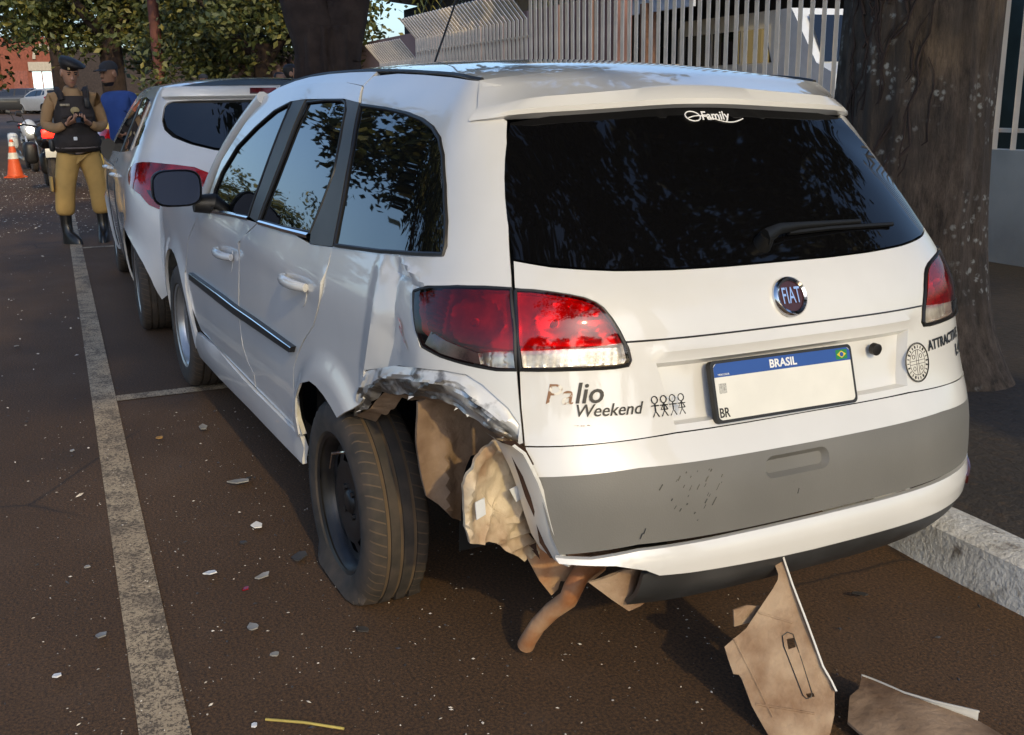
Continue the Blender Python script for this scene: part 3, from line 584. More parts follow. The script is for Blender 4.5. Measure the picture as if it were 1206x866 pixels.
# bent white flange where the corner of the bumper is missing
fl=[(.12,.716,.738),(.12,.690,.716),(.12,.676,.690),(.115,.657,.648),(.11,.641,.600),(.10,.629,.544),(.095,.613,.493),(.08,.598,.460)]
mb=MB(); mb.grid([[Vector(p)+Vector((.10-.0*i,.012,0)),Vector(p)+Vector((.02,.010,0)),Vector(p)+Vector((-.006,0,0)),Vector(p)+Vector((0,-.010,0))] for i,p in enumerate(fl)])
mb.build('bumper_flange',M_dusty,bmp,smooth=60)
mb=MB(); mb.grid([[Vector(p)+Vector((.05,.012+.016*noise.noise(Vector(p)*30),0)),Vector(p)+Vector((.03,.004,0)),Vector(p)+Vector((.02,-.02,0))] for p in fl]); mb.build('bumper_bracket',M_scab,bmp)
# --- damage: rolled and torn sheet above the wheel
CT=TR['crumple_top']; CB=TR['crumple_bot']
def resample(l,n):
    d=[0]
    for i in range(1,len(l)): d.append(d[-1]+math.hypot(l[i][0]-l[i-1][0],l[i][1]-l[i-1][1]))
    out=[]
    for k in range(n):
        t=d[-1]*k/(n-1); i=0
        while i<len(l)-2 and d[i+1]<t: i+=1
        f=(t-d[i])/max(1e-6,d[i+1]-d[i]); out.append((l[i][0]+(l[i+1][0]-l[i][0])*f,l[i][1]+(l[i+1][1]-l[i][1])*f))
    return out
n=80; A=resample(CT,n); Bq=resample(CB,n); rows=[]
K=12; rc=random.Random(12)
for i in range(n):
    row=[]
    for j in range(K+1):
        t=j/K; s=A[i][0]+(Bq[i][0]-A[i][0])*t; z=A[i][1]+(Bq[i][1]-A[i][1])*t
        e=min(1,i/8,(n-1-i)/7); jj=min(1,t*3)
        off=.003+.012*math.sin(PI*min(1,t*1.1))*e-.026*t*t+jj*e*(.013*noise.noise(Vector((i*.07,t*1.8,1)))+.009*ridge(math.sin(i*.13+t*4.2+noise.noise(Vector((i*.08,t,4)))*2.5),.5)-.008*ridge(noise.noise(Vector((i*.05,t*2.6,9))),.25)+.003*noise.noise(Vector((i*.35,t*5,2))))
        row.append(BODY(s,z+.006*jj*t*noise.noise(Vector((i*.22,0,7))),off))
    rows.append(row)
h=5
mb=MB(); mb.grid([r[:h+1] for r in rows]); cs=mb.build('crumpled_sheet',M_scrape,car,smooth=26,label='creased white sheet metal scraped along the torn edge')
mb=MB(); mb.grid([r[h:] for r in rows]); mb.build('torn_sheet_edge',M_lipin,cs,smooth=26)
mb=MB(); rc=random.Random(6)
for k in range(9):
    i=rc.randint(2,n-3); t=rc.choice((.9,1.0,.6)); s=A[i][0]+(Bq[i][0]-A[i][0])*t; z=A[i][1]+(Bq[i][1]-A[i][1])*t; L_=rc.uniform(.004,.011); p=BODY(s,z,-.008+.018*(1-t)); q=BODY(s-.5*L_*rc.uniform(-1,1),z-L_*rc.uniform(.2,1.0),-.005+rc.uniform(-.01,.02)); r_=BODY(s+L_*.6,z-L_*rc.uniform(-.2,.3),-.005+.018*(1-t)); mb.add([p,q,r_],[(0,1,2)])
mb.build('paint_flakes',M_flake,cs,smooth=0,kind='stuff',fixn=False)
# tucked edge beneath it, ragged
rows=[]
for i in range(n):
    r=[]
    for t in (0,.5,1): r.append(BODY(Bq[i][0],Bq[i][1]-.020*t*(1+.7*noise.noise(Vector((i*.16,0,0)))),-.026-.05*t))
    rows.append(r)
mb=MB(); mb.grid(rows); mb.build('torn_edge',M_mud,car,smooth=30)
def sheet(name,poly,x,nrm,m,relief,step=.02,label=None,thick=.01,seed=0):
    """a dented plate given by its outline in Y,Z, leaning in X"""
    def sf(a,b,off=0):
        return Vector((x(a,b)-off,a,b))
    return panel(name,poly,m,sf,car,step=step,disp=lambda a,b:relief(a,b),thick=thick,label=label,smooth=50)
A_=[(.77,.73),(.696,.74),(.595,.70),(.55,.62),(.59,.582),(.631,.572),(.643,.547),(.651,.525),(.655,.472),(.657,.404),(.671,.414),(.69,.428),(.721,.465),(.751,.49),(.762,.537),(.767,.567),(.773,.628)]
sheet('wheel_liner',A_,lambda a,b:.50,0,M_mud,lambda a,b:.03*math.exp(-((a-.70)/.02)**2)*smoothstep(.68,.6,b)+.012*noise.noise(Vector((a*14,b*9,2)))+.05*(a-.66),label='torn brown wheel arch liner')
B_=[(.771,.683),(.735,.697),(.695,.705),(.649,.705),(.637,.655),(.627,.631),(.608,.585),(.590,.538),(.576,.463),(.566,.400),(.592,.396),(.605,.412),(.618,.404),(.632,.418),(.648,.43),(.667,.442),(.69,.47),(.718,.484),(.745,.488),(.776,.503),(.785,.54),(.79,.589),(.791,.636),(.784,.664)]
def ridge(v,w): return max(0,1-abs(v)/w)
def rel(a,b):
    r=.014*noise.noise(Vector((a*11,b*11,7)))+.012*ridge(math.hypot(a-.70,(b-.58)*.8)-.085,.012)+.006*noise.noise(Vector((a*60,b*60,1)))
    r+=.010*math.exp(-((a+.55*b-1.005)/.006)**2)*smoothstep(.44,.47,b)*smoothstep(.60,.57,b)+.009*math.exp(-((a-.5*b-.43)/.006)**2)*smoothstep(.60,.55,b)
    r-=.016*math.exp(-((a-.70)/.035)**2-((b-.56)/.04)**2); r+=.02*math.exp(-((a-.775)/.015)**2)
    r+=.010*smoothstep(.2,.7,math.sin(b*190))*(1 if b<.53 and a<.68 else 0)
    return r
inner=sheet('inner_bumper_panel',B_,lambda a,b:.44-.3*a,0,M_dirty,rel,step=.011,label='exposed clay stained inner panel behind missing bumper corner')
for P_ in ([(.735,.60),(.70,.545),(.655,.515),(.61,.52)],[(.72,.52),(.68,.555),(.63,.60),(.605,.585)],[(.60,.46),(.64,.455),(.69,.47)]):
    MB().tube([Vector((.444-.3*a-rel(a,b),a,b)) for a,b in densify(P_,.012,False)],.0045,6).build('panel_rib',M_dirty,inner,smooth=60)
mb=MB(); rc=random.Random(9)
for k in range(22):
    z=.42+.27*k/22; y=.588+.06*smoothstep(.55,.69,z)+rc.uniform(-.012,.006); p=Vector((.24+rc.uniform(-.02,.02),y,z)); mb.add([p,p+Vector((0,rc.uniform(.008,.022),rc.uniform(-.006,.012))),p+Vector((-.01,rc.uniform(0,.01),rc.uniform(-.022,-.006)))],[(0,1,2)])
mb.build('rust_scabs',M_scab,inner,smooth=0,kind='stuff',fixn=False)
pt=[(.675,.602),(.641,.606),(.621,.574),(.656,.568)]
def pp_(a,b,off=0): return Vector((.405-.3*a-off,a,b))
panel('paper_sticker',pt,mat('pale_sticker',(.62,.64,.66),rough=.5,var=.1),pp_,inner,step=.03,thick=.003)
panel('paper_sticker',[(.770,.60),(.745,.604),(.741,.565),(.766,.560)],MATS['pale_sticker'],pp_,inner,step=.03,thick=.003)
# side wall behind the wheel, wheel house
mb=MB(); rows=[]
for i in range(15):
    a=math.radians(-8+196*i/14); rows.append([Vector((1.0+.36*math.cos(a),y,.30+.36*math.sin(a))) for y in ((.80,.7,.50,.36) if a>math.radians(75) and a<math.radians(190) and 0 else (.60,.55,.45,.36))])
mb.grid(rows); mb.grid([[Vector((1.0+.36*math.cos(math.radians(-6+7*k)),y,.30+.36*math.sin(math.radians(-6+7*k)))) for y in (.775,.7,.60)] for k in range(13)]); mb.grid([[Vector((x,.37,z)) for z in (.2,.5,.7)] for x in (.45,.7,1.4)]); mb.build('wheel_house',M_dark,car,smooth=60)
mb=MB(); mb.grid([[Vector((.5-.0*y,y,z)) for y in (.0,.3,.60)] for z in (.40,.55,.70)]); mb.build('rear_cross_panel',M_mud,car)
# exhaust
ex=MB(); ex.tube([(.30,.20,.36),(.275,.39,.345),(.262,.452,.328),(.256,.476,.300),(.276,.478,.258),(.318,.498,.212),(.345,.522,.165),(.372,.534,.112),(.385,.533,.092)],[.022,.022,.023,.024,.023,.022,.021,.021,.022],16,cap=False)
exo=ex.build('exhaust_pipe',M_rust,car,smooth=60)
mb=MB(); mb.rbox((.52,.28,.40),(.40,.36,.17),.06); mb.build('exhaust_silencer',M_rust,exo,smooth=50)
def xs(X): return lambda a,b,off=0: Vector((X-off,a,b))
panel('heat_shield',[(.577,.39),(.541,.40),(.48,.40),(.41,.40),(.333,.38),(.345,.285),(.412,.262),(.44,.272),(.475,.285),(.479,.262),(.499,.252),(.532,.298)],M_rust,xs(.32),car,step=.025,disp=lambda a,b:.02*noise.noise(Vector((a*12,b*12,0))),thick=.006)
panel('torn_bumper_flap',[(.522,.388),(.453,.415),(.391,.42),(.345,.41),(.34,.36),(.385,.315),(.433,.311),(.473,.344)],M_clay,xs(.115),bmp,step=.02,disp=lambda a,b:.03*math.sin((a-.34)*16)+.01*noise.noise(Vector((a*20,b*20,0))),thick=.006,label='torn clay stained flap of bumper plastic')
panel('bumper_foam',[(.46,.475),(.40,.47),(.33,.455),(.34,.40),(.40,.395),(.44,.42)],M_black,xs(.10),bmp,step=.02,disp=lambda a,b:.015*noise.noise(Vector((a*25,b*25,4))),thick=.05)
def smear(name,pts,w,m,off=.004):
    mb=MB(); 
    mb.grid([[BODY(a-w*.4*math.sin(PI*i/(len(pts)-1)),b-w*math.sin(PI*i/(len(pts)-1)),off+qdisp(a,b)),BODY(a+w*.4*math.sin(PI*i/(len(pts)-1)),b+w*math.sin(PI*i/(len(pts)-1)),off+qdisp(a,b))] for i,(a,b) in enumerate(pts)]); return mb.build(name,m,car,smooth=0,kind='stuff',fixn=False)
M_smear=mat('red_paint_smear',(.55,.10,.10),col2=(.64,.60,.58),rough=.4,scale=60,contrast=(.42,.58)); M_scr=mat('pale_scratch',(.80,.80,.80),rough=.5,var=.02)
for a,b in ((.60,.905),(.592,.888),(.566,.868)): smear('paint_smear',[(a+.016-.008*k,b+.010-.005*k) for k in range(5)],.007,M_smear)
for k in range(5): smear('scratch',[(.640-.012*k+.022*t,1.255-.012*k+.055*t*(1-.08*k)) for t in (0,.33,.66,1)],.0016,M_scr,off=.0015)
# --- number plate, badges, lettering, stickers
def rp(y,z,off=.001): return BODY.rearpt(y,z,off)
PTL=Vector((0.0945, 0.2471, 0.8587)); PTR=Vector((0.0933, -0.1613, 0.8553)); PBL=Vector((0.0533, 0.249, 0.7408)); PBR=Vector((0.0526, -0.1634, 0.7389))
px_=(PTR-PTL).normalized(); py_=(PTL-PBL).normalized(); pn=px_.cross(py_).normalized()
if pn.x>0: pn=-pn
pc=(PTL+PTR+PBL+PBR)/4
def plate_pt(u,v,h): return pc+px_*u+py_*v+pn*h
def rrect(w,h,r,n=4):
    o=[]
    for cx,cy,a0 in ((w/2-r,h/2-r,0),(-w/2+r,h/2-r,90),(-w/2+r,-h/2+r,180),(w/2-r,-h/2+r,270)):
        for k in range(n+1): a=math.radians(a0+90*k/n); o.append((cx+r*math.cos(a),cy+r*math.sin(a)))
    return o
plate=MB().prism(rrect(.408,.138,.012),-.012,.004,plate_pt).build('number_plate',M_ink,car,smooth=30)
MB().prism(rrect(.394,.124,.010),.004,.0046,plate_pt).build('plate_face',M_platewhite,plate,smooth=0)
blue=[(-.197,.032),(.197,.032),(.197,.054),(.189,.062),(-.189,.062),(-.197,.054)]
MB().prism(blue,.0046,.0052,plate_pt).build('plate_band',M_blueplate,plate,smooth=0)
def put_text(name,body,size,fn,m,parent,**k):
    me=text_mesh(body,size,**k)
    for v in me.vertices: v.co=fn(v.co.x,v.co.y,v.co.z)
    return link(name,me,m,parent)
put_text('plate_lettering','BRASIL',.026,lambda x,y,z:plate_pt(x-.004,y+.046,.0056+z),M_whiteprint,plate,bold=.0006)
put_text('plate_lettering','BR',.030,lambda x,y,z:plate_pt(x*.8-.182,y-.047,.005+z),M_ink,plate,bold=.0004)
put_text('plate_lettering','MERCOSUR',.006,lambda x,y,z:plate_pt(x-.172,y+.037,.0056+z),M_whiteprint,plate)
MB().prism([(.154,.036),(.188,.036),(.188,.058),(.154,.058)],.0052,.0056,plate_pt).build('plate_flag',M_green,plate,smooth=0)
MB().prism([(.157,.047),(.171,.0385),(.185,.047),(.171,.0555)],.0056,.006,plate_pt).build('plate_flag',M_yellow,plate,smooth=0)
MB().prism([(.171+.0055*math.cos(t),.047+.0055*math.sin(t)) for t in [2*PI*k/14 for k in range(14)]],.006,.0064,plate_pt).build('plate_flag',M_blueplate,plate,smooth=0)
st=MB()
for k in range(5):
    a=k*1.26; cx,cy=-.172+.008*math.cos(a),.048+.007*math.sin(a); st.prism([(cx+.002*math.cos(t),cy+.002*math.sin(t)) for t in (0,1.57,3.14,4.71)],.0052,.0056,plate_pt)
st.build('plate_stars',M_whiteprint,plate,smooth=0)
cd=MB(); rr=random.Random(4)
MB().prism([(-.188,-.004),(-.168,-.004),(-.168,.018),(-.188,.018)],.0046,.0050,plate_pt).build('plate_patch',mat('grey_print',(.42,.42,.40),var=.35,scale=260),plate,smooth=0)
for dx in (-.085,.10):
    MB().lathe([(-.004,.0),(-.004,.007),(0,.0075),(.003,.005),(.003,.0)],12,axis='Z').build('plate_screw',M_steel,plate); 
    o=plate.children[-1]; 
    m4=Matrix((px_,py_,pn)).transposed().to_4x4(); m4.translation=plate_pt(dx,.057,.006); o.matrix_local=m4
# round badge
bc=rp(0,.981,0); bn=(rp(0,.981,.01)-bc).normalized(); bu=Vector((0,-1,0)); bv=bn.cross(bu).normalized()
if bv.z<0: bv=-bv
def bpt(u,v,h): return bc+bu*u+bv*v+bn*h
def disc(r0,r1,h0,h1,m,name,parent,n=40):
    mb=MB(); prof=[(h0,r1),(h1,r1*.97),(h1+.003,(r0+r1)/2),(h1,r0)] if r0 else [(h0,r1),(h1,r1),(h1,0.0001)]
    rings=[[bpt(r*math.cos(t),r*math.sin(t),h) for t in [2*PI*k/n for k in range(n)]] for h,r in prof]
    mb.loft(rings,cap=not r0); return mb.build(name,m,parent,smooth=50)
bd=disc(.036,.0475,0,.010,M_chrome,'badge_ring',car); disc(0,.037,.0,.007,M_badge,'badge_face',bd)
put_text('badge_lettering','FIAT',.040,lambda x,y,z:bpt(x*.68,y*1.35,.0085+z*2),M_chrome,bd,bold=.0002)
# lettering on the tailgate
def tail_text(body,size,y0,z0,m,parent=None,name='lettering',rotz=0,off=.0022,**k):
    c,s=math.cos(rotz),math.sin(rotz)
    return put_text(name,body,size,lambda x,y,z:rp(y0-(x*c-y*s),z0+(x*s+y*c),off+z*.5),m,parent or car,**k)
tail_text('lio',.060,.527,.818,M_ink,shear=.28,bold=.0008)
tail_text('Pa',.060,.586,.816,M_ghost,shear=.28,off=.0014)
tail_text('Weekend',.036,.489,.783,M_ink,shear=.35,bold=.0003)
tail_text('~ -- ~',.014,.545,.755,M_ghost,name='lettering_residue')
tail_text('Family',.034,.0,.0,M_whiteprint,name='window_lettering') if False else None
fam=put_text('window_lettering','Family',.034,lambda x,y,z:rp(-.045-x*1.0,1.366+y*.8,.003+z*.5),M_whiteprint,car,shear=.3,bold=.0006)
MB().tube([rp(-.045-.085+.17*t,1.359-.008*math.sin(t*6),.003) for t in [i/20 for i in range(21)]],.0016,5).build('window_lettering',M_whiteprint,car)
MB().tube([rp(-.045+.066+.022*math.cos(t),1.366+.011*math.sin(t),.003) for t in [2*PI*i/16 for i in range(17)]],.0018,5).build('window_lettering',M_whiteprint,car)
# stick family
for k in range(4):
    mb=MB(); y0=.385-.021*k; z0=.784; w=.0013
    mb.tube([rp(y0+.007*math.cos(t),z0+.013+.0075*math.sin(t),.002) for t in [2*PI*i/10 for i in range(11)]],w,4,cap=False)
    mb.tube([rp(y0,z0+.006,.002),rp(y0,z0-.010,.002)],w*1.4,4); mb.tube([rp(y0-.009,z0+.001,.002),rp(y0+.009,z0+.001,.002)],w,4)
    mb.tube([rp(y0-.007,z0-.022,.002),rp(y0,z0-.010,.002),rp(y0+.007,z0-.022,.002)],w,4)
    if k%2: mb.tube([rp(y0-.008,z0-.008,.002),rp(y0,z0+.006,.002),rp(y0+.008,z0-.008,.002),rp(y0-.008,z0-.008,.002)],w,4)
    mb.build('family_sticker',M_ink,car,smooth=0)
# right hand lettering and round sticker
tail_text('ATTRACTIVE',.034,-.535,.822,M_ink,rotz=.02,width=.92,bold=.0009)
tail_text('1.4',.040,-.615,.783,M_ink,rotz=.02,width=1.1,bold=.0012)
sy,sz,sr=-.392,.790,.046
stk=MB().prism([(sr*math.cos(t),sr*math.sin(t)) for t in [2*PI*k/36 for k in range(36)]],.0012,.0024,lambda a,b,h:rp(sy-a,sz+b,h)).build('round_sticker',mat('sticker_white',(.62,.61,.57),rough=.4,var=.05),car,smooth=0)
mb=MB()
for r in (.046,.0435,.030): mb.tube([rp(sy-r*math.cos(t),sz+r*math.sin(t),.0028) for t in [2*PI*k/30 for k in range(31)]],.0013 if r>.045 else .0008,4,cap=False)
for (a0,b0,a1,b1) in ((0,-.030,0,.030),(-.030,0,.030,0)):
    for d in (-.004,.004): mb.tube([rp(sy-(a0+(a1-a0)*t)-(d if a0==0 else 0),sz+(b0+(b1-b0)*t)+(d if b0==0 else 0),.0028) for t in (0,.5,1)],.0008,4)
for ca,cb in ((-.014,.014),(.014,.014),(-.014,-.014),(.014,-.014)): mb.tube([rp(sy-ca-.005*math.cos(t),sz+cb+.005*math.sin(t),.0028) for t in [2*PI*k/10 for k in range(11)]],.0009,4,cap=False)
mb.build('sticker_print',M_ink,stk,smooth=0)
ring_txt=MB()
for k in range(22):
    a=2*PI*k/22; ca,cb=.0368*math.cos(a),.0368*math.sin(a); w=.0014 if k%3 else .0024
    ring_txt.tube([rp(sy-ca*.92,sz+cb*.92,.0028),rp(sy-ca*1.09,sz+cb*1.09,.0028)],w,4)
ring_txt.build('sticker_print',M_ink,stk,smooth=0)
# lock, wiper
lk=rp(-.255,.838,-.004); mb=MB(); mb.lathe([(-.02,.016),(.010,.016),(.012,.012),(.012,0.0001)],20,axis='X'); o=mb.build('tailgate_lock',M_steel,car); o.rotation_euler=(0,0,PI); o.location=lk+Vector((.0,0,0)); o.scale=(.5,.9,.9)
mb=MB(); w0=rp(.02,1.098,.02); mb.tube([rp(.02,1.09,-.005),rp(.02,1.095,.03)],[.024,.018],14); 
mb.tube([rp(.03,1.090,.03),rp(-.02,1.104,.032),rp(-.10,1.112,.022),rp(-.30,1.115,.014)],[.022,.014,.009,.006],8,sy=.6); 
mb.tube([rp(-.06,1.104,.012),rp(-.2,1.108,.010),rp(-.42,1.104,.008)],.006,6); mb.build('rear_wiper',mat('wiper_black',(.005,.005,.005),rough=.55,var=0,spec=.3),car,smooth=50)
# scuffs on the bumper
mb=MB(); rr=random.Random(8)
for k in range(34):
    s=rr.choice((.03,.0,-.03,.02,.045))+rr.gauss(0,.012); z=.615+rr.gauss(0,.026)
    if z>.65: continue
    a=BODY(s,z,.0128); L_=.003+.014*rr.random()**2; b=BODY(s+L_*.5,z-L_,.0128); mb.tube([a,b],.0007+.0012*rr.random(),4)
for s,z in ((-.075,.635),(-.20,.598),(-.21,.57),(.10,.54),(.105,.53)):
    mb.tube([BODY(s,z,.0115),BODY(s+.003,z-.012,.0115)],.0012,4)
mb.build('bumper_scuffs',M_ink,bmp,smooth=0,kind='stuff')
# --- right side, front end
def pm(name,poly,m,**k): return panel(name,[MI(p) for p in poly],m,BODY,car,**k)
pm('front_door',TR['front_door'],M_white,step=.09); pm('rear_door',TR['rear_door'],M_white,step=.09); pm('sill_trim',TR['sill'],M_white,off=.012,step=.07)
pm('door_window_frame',TR['door_frame_top'],M_white,off=.004,step=.06)
for k in ('front_glass','rear_glass','quarter_glass'): pm('window',TR[k],M_glass,off=-.003,step=.08)
for k in ('b_pillar','c_pillar'): pm('pillar_trim',TR[k],M_frame,off=.002,step=.08)
q=TR['quarter_panel']; i0=min(range(len(q)),key=lambda i:abs(q[i][0]-.301)+abs(q[i][1]-.722)+0); i1=min(range(len(q)),key=lambda i:abs(q[i][0]-.916)+abs(q[i][1]-.572))
qr=q[:i0+1]+[(.30,.70),(.66,.69),(.66,.50),(.68,.36),(.70,.40),(.76,.50),(.84,.57)]+q[i1:]
pm('quarter_panel',qr,M_white,step=.04,disp=lambda a,b:arch_flare(2*BODY.c-a,b),thick=.006)
ar=[(3.46+.345*math.cos(t),.30+.345*math.sin(t)) for t in [math.radians(0+180*k/14) for k in range(15)]]
fen=[(2.785,.918),(3.1,.935),(3.5,.905),(3.9,.83),(4.05,.76),(4.05,.24),(3.81,.24)]+ar+[(3.11,.24),(3.08,.30),(3.115,.433),(3.185,.577),(3.095,.744),(2.905,.857)]
fd=lambda a,b:.016*(1-smoothstep(.0,.20,math.hypot((a-3.46)/.345,(b-.30)/.345)-1))
panel('front_fender',fen,M_white,BODY,car,step=.04,disp=fd); panel('front_fender',[MI(p) for p in fen],M_white,BODY,car,step=.05,disp=lambda a,b:fd(2*BODY.c-a,b))
def nose(t,z,off=0):
    fz=crom([(.2,4.20),(.35,4.27),(.5,4.28),(.62,4.25),(.72,4.20),(.78,4.12)],z); W=crom(BODY.WT,z)*BODY.fac(4.05); a=fz-4.05; c,s=math.cos(t),math.sin(t); p=2.6
    r=((abs(c)/a)**p+(abs(s)/W)**p)**(-1/p); return Vector((4.05+r*c,r*s,z))
mb=MB(); mb.grid([[nose(-PI/2+PI*j/28,.22+.54*i/10) for j in range(29)] for i in range(11)]); mb.build('front_bumper',M_white,car,smooth=60)
mb=MB(); rows=[]
for i in range(13):
    x=3.12+.98*i/12; rows.append([])
    for j in range(21):
        qv=-1+j/10; ed=crom([(3.0,.93),(3.5,.905),(3.9,.83),(4.12,.76)],x); W=crom(BODY.WT,ed)*BODY.fac(min(x,4.05)); rows[-1].append(Vector((x+.08*(1-qv*qv),qv*W*(1-.02),ed+.07*(1-abs(qv)**2.4))))
mb.grid(rows); mb.build('bonnet',M_white,car,smooth=60)
mb=MB(); rows=[]
for i in range(9):
    t=i/8; rows.append([])
    for j in range(17):
        qv=-1+j/8; a=roofpt(2.5,qv); b=Vector((3.12+.10*(1-qv*qv),qv*.70,.955+.05*(1-qv*qv))); rows[-1].append(a.lerp(b,t)+Vector((0,0,.03*math.sin(PI*t)*(1-qv*qv))))
mb.grid(rows); mb.build('windscreen',M_glass,car,smooth=60)
# A pillars
for sg in (1,-1):
    pts=[]
    for t in [i/8 for i in range(9)]:
        a=BODY.raw(2.45,1.365) ; b=Vector((3.06,.735,.93)); p=Vector((a.x,a.y,a.z)).lerp(b,t)+Vector((0,.010*math.sin(PI*t),.022*math.sin(PI*t))); pts.append(Vector((p.x,sg*p.y,p.z)))
    MB().tube(pts,.028,10).build('windscreen_pillar',M_white,car,smooth=60)
# door mirror
mb=MB()
mc=Vector((2.60,.93,1.02))
def mirror_ring(x,sw,sh,n=24,c=mc):
    o=[]
    for k in range(n):
        t=2*PI*k/n; ct,st=math.cos(t),math.sin(t); p=2/3.4
        o.append(Vector((c.x+x,c.y+sw*math.copysign(abs(ct)**p,ct),c.z+sh*math.copysign(abs(st)**p,st))))
    return o
for sg in (1,-1):
    c=Vector((mc.x,sg*mc.y,mc.z))
    h=MB().loft([mirror_ring(.13,.03,.03,c=c),mirror_ring(.12,.07,.06,c=c),mirror_ring(.06,.090,.068,c=c),mirror_ring(0,.096,.073,c=c),mirror_ring(-.006,.093,.070,c=c),mirror_ring(.004,.088,.066,c=c)]).tube([(2.66,sg*.86,.95),(2.66,sg*.76,.945)],[.035,.045],10).build('door_mirror',M_black,car,smooth=50)
    MB().loft([mirror_ring(.004,.0885,.0665,c=c),mirror_ring(-.004,.087,.065,c=c)]).build('mirror_glass',M_navy,h,smooth=30)
# --- wheels
def tyre_mesh(R,w,flat=None,n=96):
    hw=w/2
    prof=[(-hw*.80,R*.655),(-hw*.98,R*.70),(-hw*1.04,R*.80),(-hw*1.0,R*.90),(-hw*.90,R*.965),(-hw*.80,R*.988)]
    g=[-.80,-.42,-.38,-.06,-.02,.02+.0,.36,.40,.74]
    for a,d in ((-.50,0),(-.49,-1),(-.39,-1),(-.38,0),(-.07,0),(-.06,-1),(.04,-1),(.05,0),(.34,0),(.35,-1),(.45,-1),(.46,0)): prof.append((hw*a,R*(.998-.006*abs(a))-(.007 if d else 0)))
    prof+= [(hw*.80,R*.988),(hw*.90,R*.965),(hw*1.0,R*.90),(hw*1.04,R*.80),(hw*.98,R*.70),(hw*.80,R*.655)]
    mb=MB(); rings=[]
    for k in range(n):
        t=2*PI*k/n; ring=[]
        for i,(a,r) in enumerate(prof):
            rr=r
            if k%2==0 and .955<r/R<.992: rr=r-.005
            ring.append(Vector((rr*math.cos(t),a,rr*math.sin(t))))
        rings.append(ring)
    m=len(prof); vs=[v for r in rings for v in r]; fs=[]
    for k in range(n):
        for i in range(m-1): fs.append((k*m+i,k*m+i+1,((k+1)%n)*m+i+1,((k+1)%n)*m+i))
    if flat is not None:
        o=[]
        for v in vs:
            if v.z<flat+.03:
                sq=max(0,flat-v.z) if v.z<flat else 0; sq2=smoothstep(flat+.05,flat-.02,v.z)
                o.append(Vector((v.x*(1+.06*sq2),v.y+math.copysign(.022*sq2,v.y)*(1 if abs(v.y)>hw*.6 else .3),max(v.z,flat+.002*noise.noise(v*30)))))
            else: o.append(v)
        vs=o
    mb.add(vs,fs); return mb
def rim_mesh(R,w,style):
    hw=w/2; mb=MB()
    mb.lathe([(hw*.86,R*.645),(hw*.92,R*.68),(hw*.86,R*.675),(hw*.74,R*.62),(hw*.40,R*.58),(-hw*.6,R*.57),(-hw*.9,R*.66)],40,closed=True)
    # dished disc with openings
    n=40; prof=[(.42,.585),(.46,.50),(.56,.40),(.60,.30),(.52,.20),(.50,.12),(.60,.10),(.64,.06),(.64,.0001)]
    rings=[[Vector((R*r*math.cos(2*PI*k/n),hw*a,R*r*math.sin(2*PI*k/n))) for k in range(n)] for a,r in prof]
    vs=[v for r in rings for v in r]; fs=[]
    for i in range(len(prof)-1):
        for k in range(n):
            if i==1 and (k%4 in (0,1)) and style=='steel': continue
            if style=='spoke' and i in (0,1,2) and k%5 in (0,1,2): continue
            fs.append((i*n+k,i*n+(k+1)%n,(i+1)*n+(k+1)%n,(i+1)*n+k))
    mb.add(vs,fs)
    for k in range(4):
        a=PI/4+k*PI/2; mb.tube([(R*.16*math.cos(a),hw*.50,R*.16*math.sin(a)),(R*.16*math.cos(a),hw*.60,R*.16*math.sin(a))],.009,6)
    return mb
def wheel(parent,loc,R,w,side,style,m,flat=None,rot=(0,0,0),label=None):
    o=rim_mesh(R,w,style).build('wheel',m,parent,smooth=40,label=label)
    o.location=loc; o.rotation_euler=(rot[0],rot[1],rot[2]+(PI if side<0 else 0))
    t=tyre_mesh(R,w,flat).build('tyre',M_rubber,o,smooth=32)
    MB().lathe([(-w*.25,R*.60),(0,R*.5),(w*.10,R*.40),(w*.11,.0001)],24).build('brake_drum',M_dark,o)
    return o
GZ=lambda X:.0827-.0319*X   # ground height in the car frame
wr=wheel(car,(1.0,.735,.287),.298,.175,1,'steel',M_steel,flat=GZ(1.0)-.287+.004,label='dusty black steel wheel with flat burst tyre')
# valve wire dangling from the rim
MB().tube([(-.10,.085,.19),(-.03,.10,.165),(.03,.09,.10)],.004,6).build('bent_wire',M_chrome,wr)
wheel(car,(1.0,-.735,.315),.298,.175,-1,'steel',M_steel)
wheel(car,(3.46,.735,GZ(3.46)+.296),.298,.175,1,'steel',M_silver); wheel(car,(3.46,-.735,GZ(3.46)+.296),.298,.175,-1,'steel',M_silver)
# dust in the tread of the flat wheel
for yy,zo in ((-.0385,0),(-.001,0),(.035,0)):
    n=72; R=.2928; fl=GZ(1.0)-.287
    pts=[[Vector((R*math.cos(2*PI*k/n)*(1.0),yy+d,max(R*math.sin(2*PI*k/n),fl+.012))) for d in (-.0042,.0042)] for k in range(n+1) if math.sin(2*PI*k/n)*R>fl+.01]
    st=[k for k in range(n+1) if math.sin(2*PI*k/n)*R>fl+.01]
    # split where the loop is cut by the ground
    seg=[];prev=None
    for k,p in zip(st,pts):
        if prev is not None and k!=prev+1:
            if len(seg)>1: MB().grid(seg).build('tread_dust',M_groove,wr,smooth=60)
            seg=[]
        seg.append(p); prev=k
    if len(seg)>1: MB().grid(seg).build('tread_dust',M_groove,wr,smooth=60)
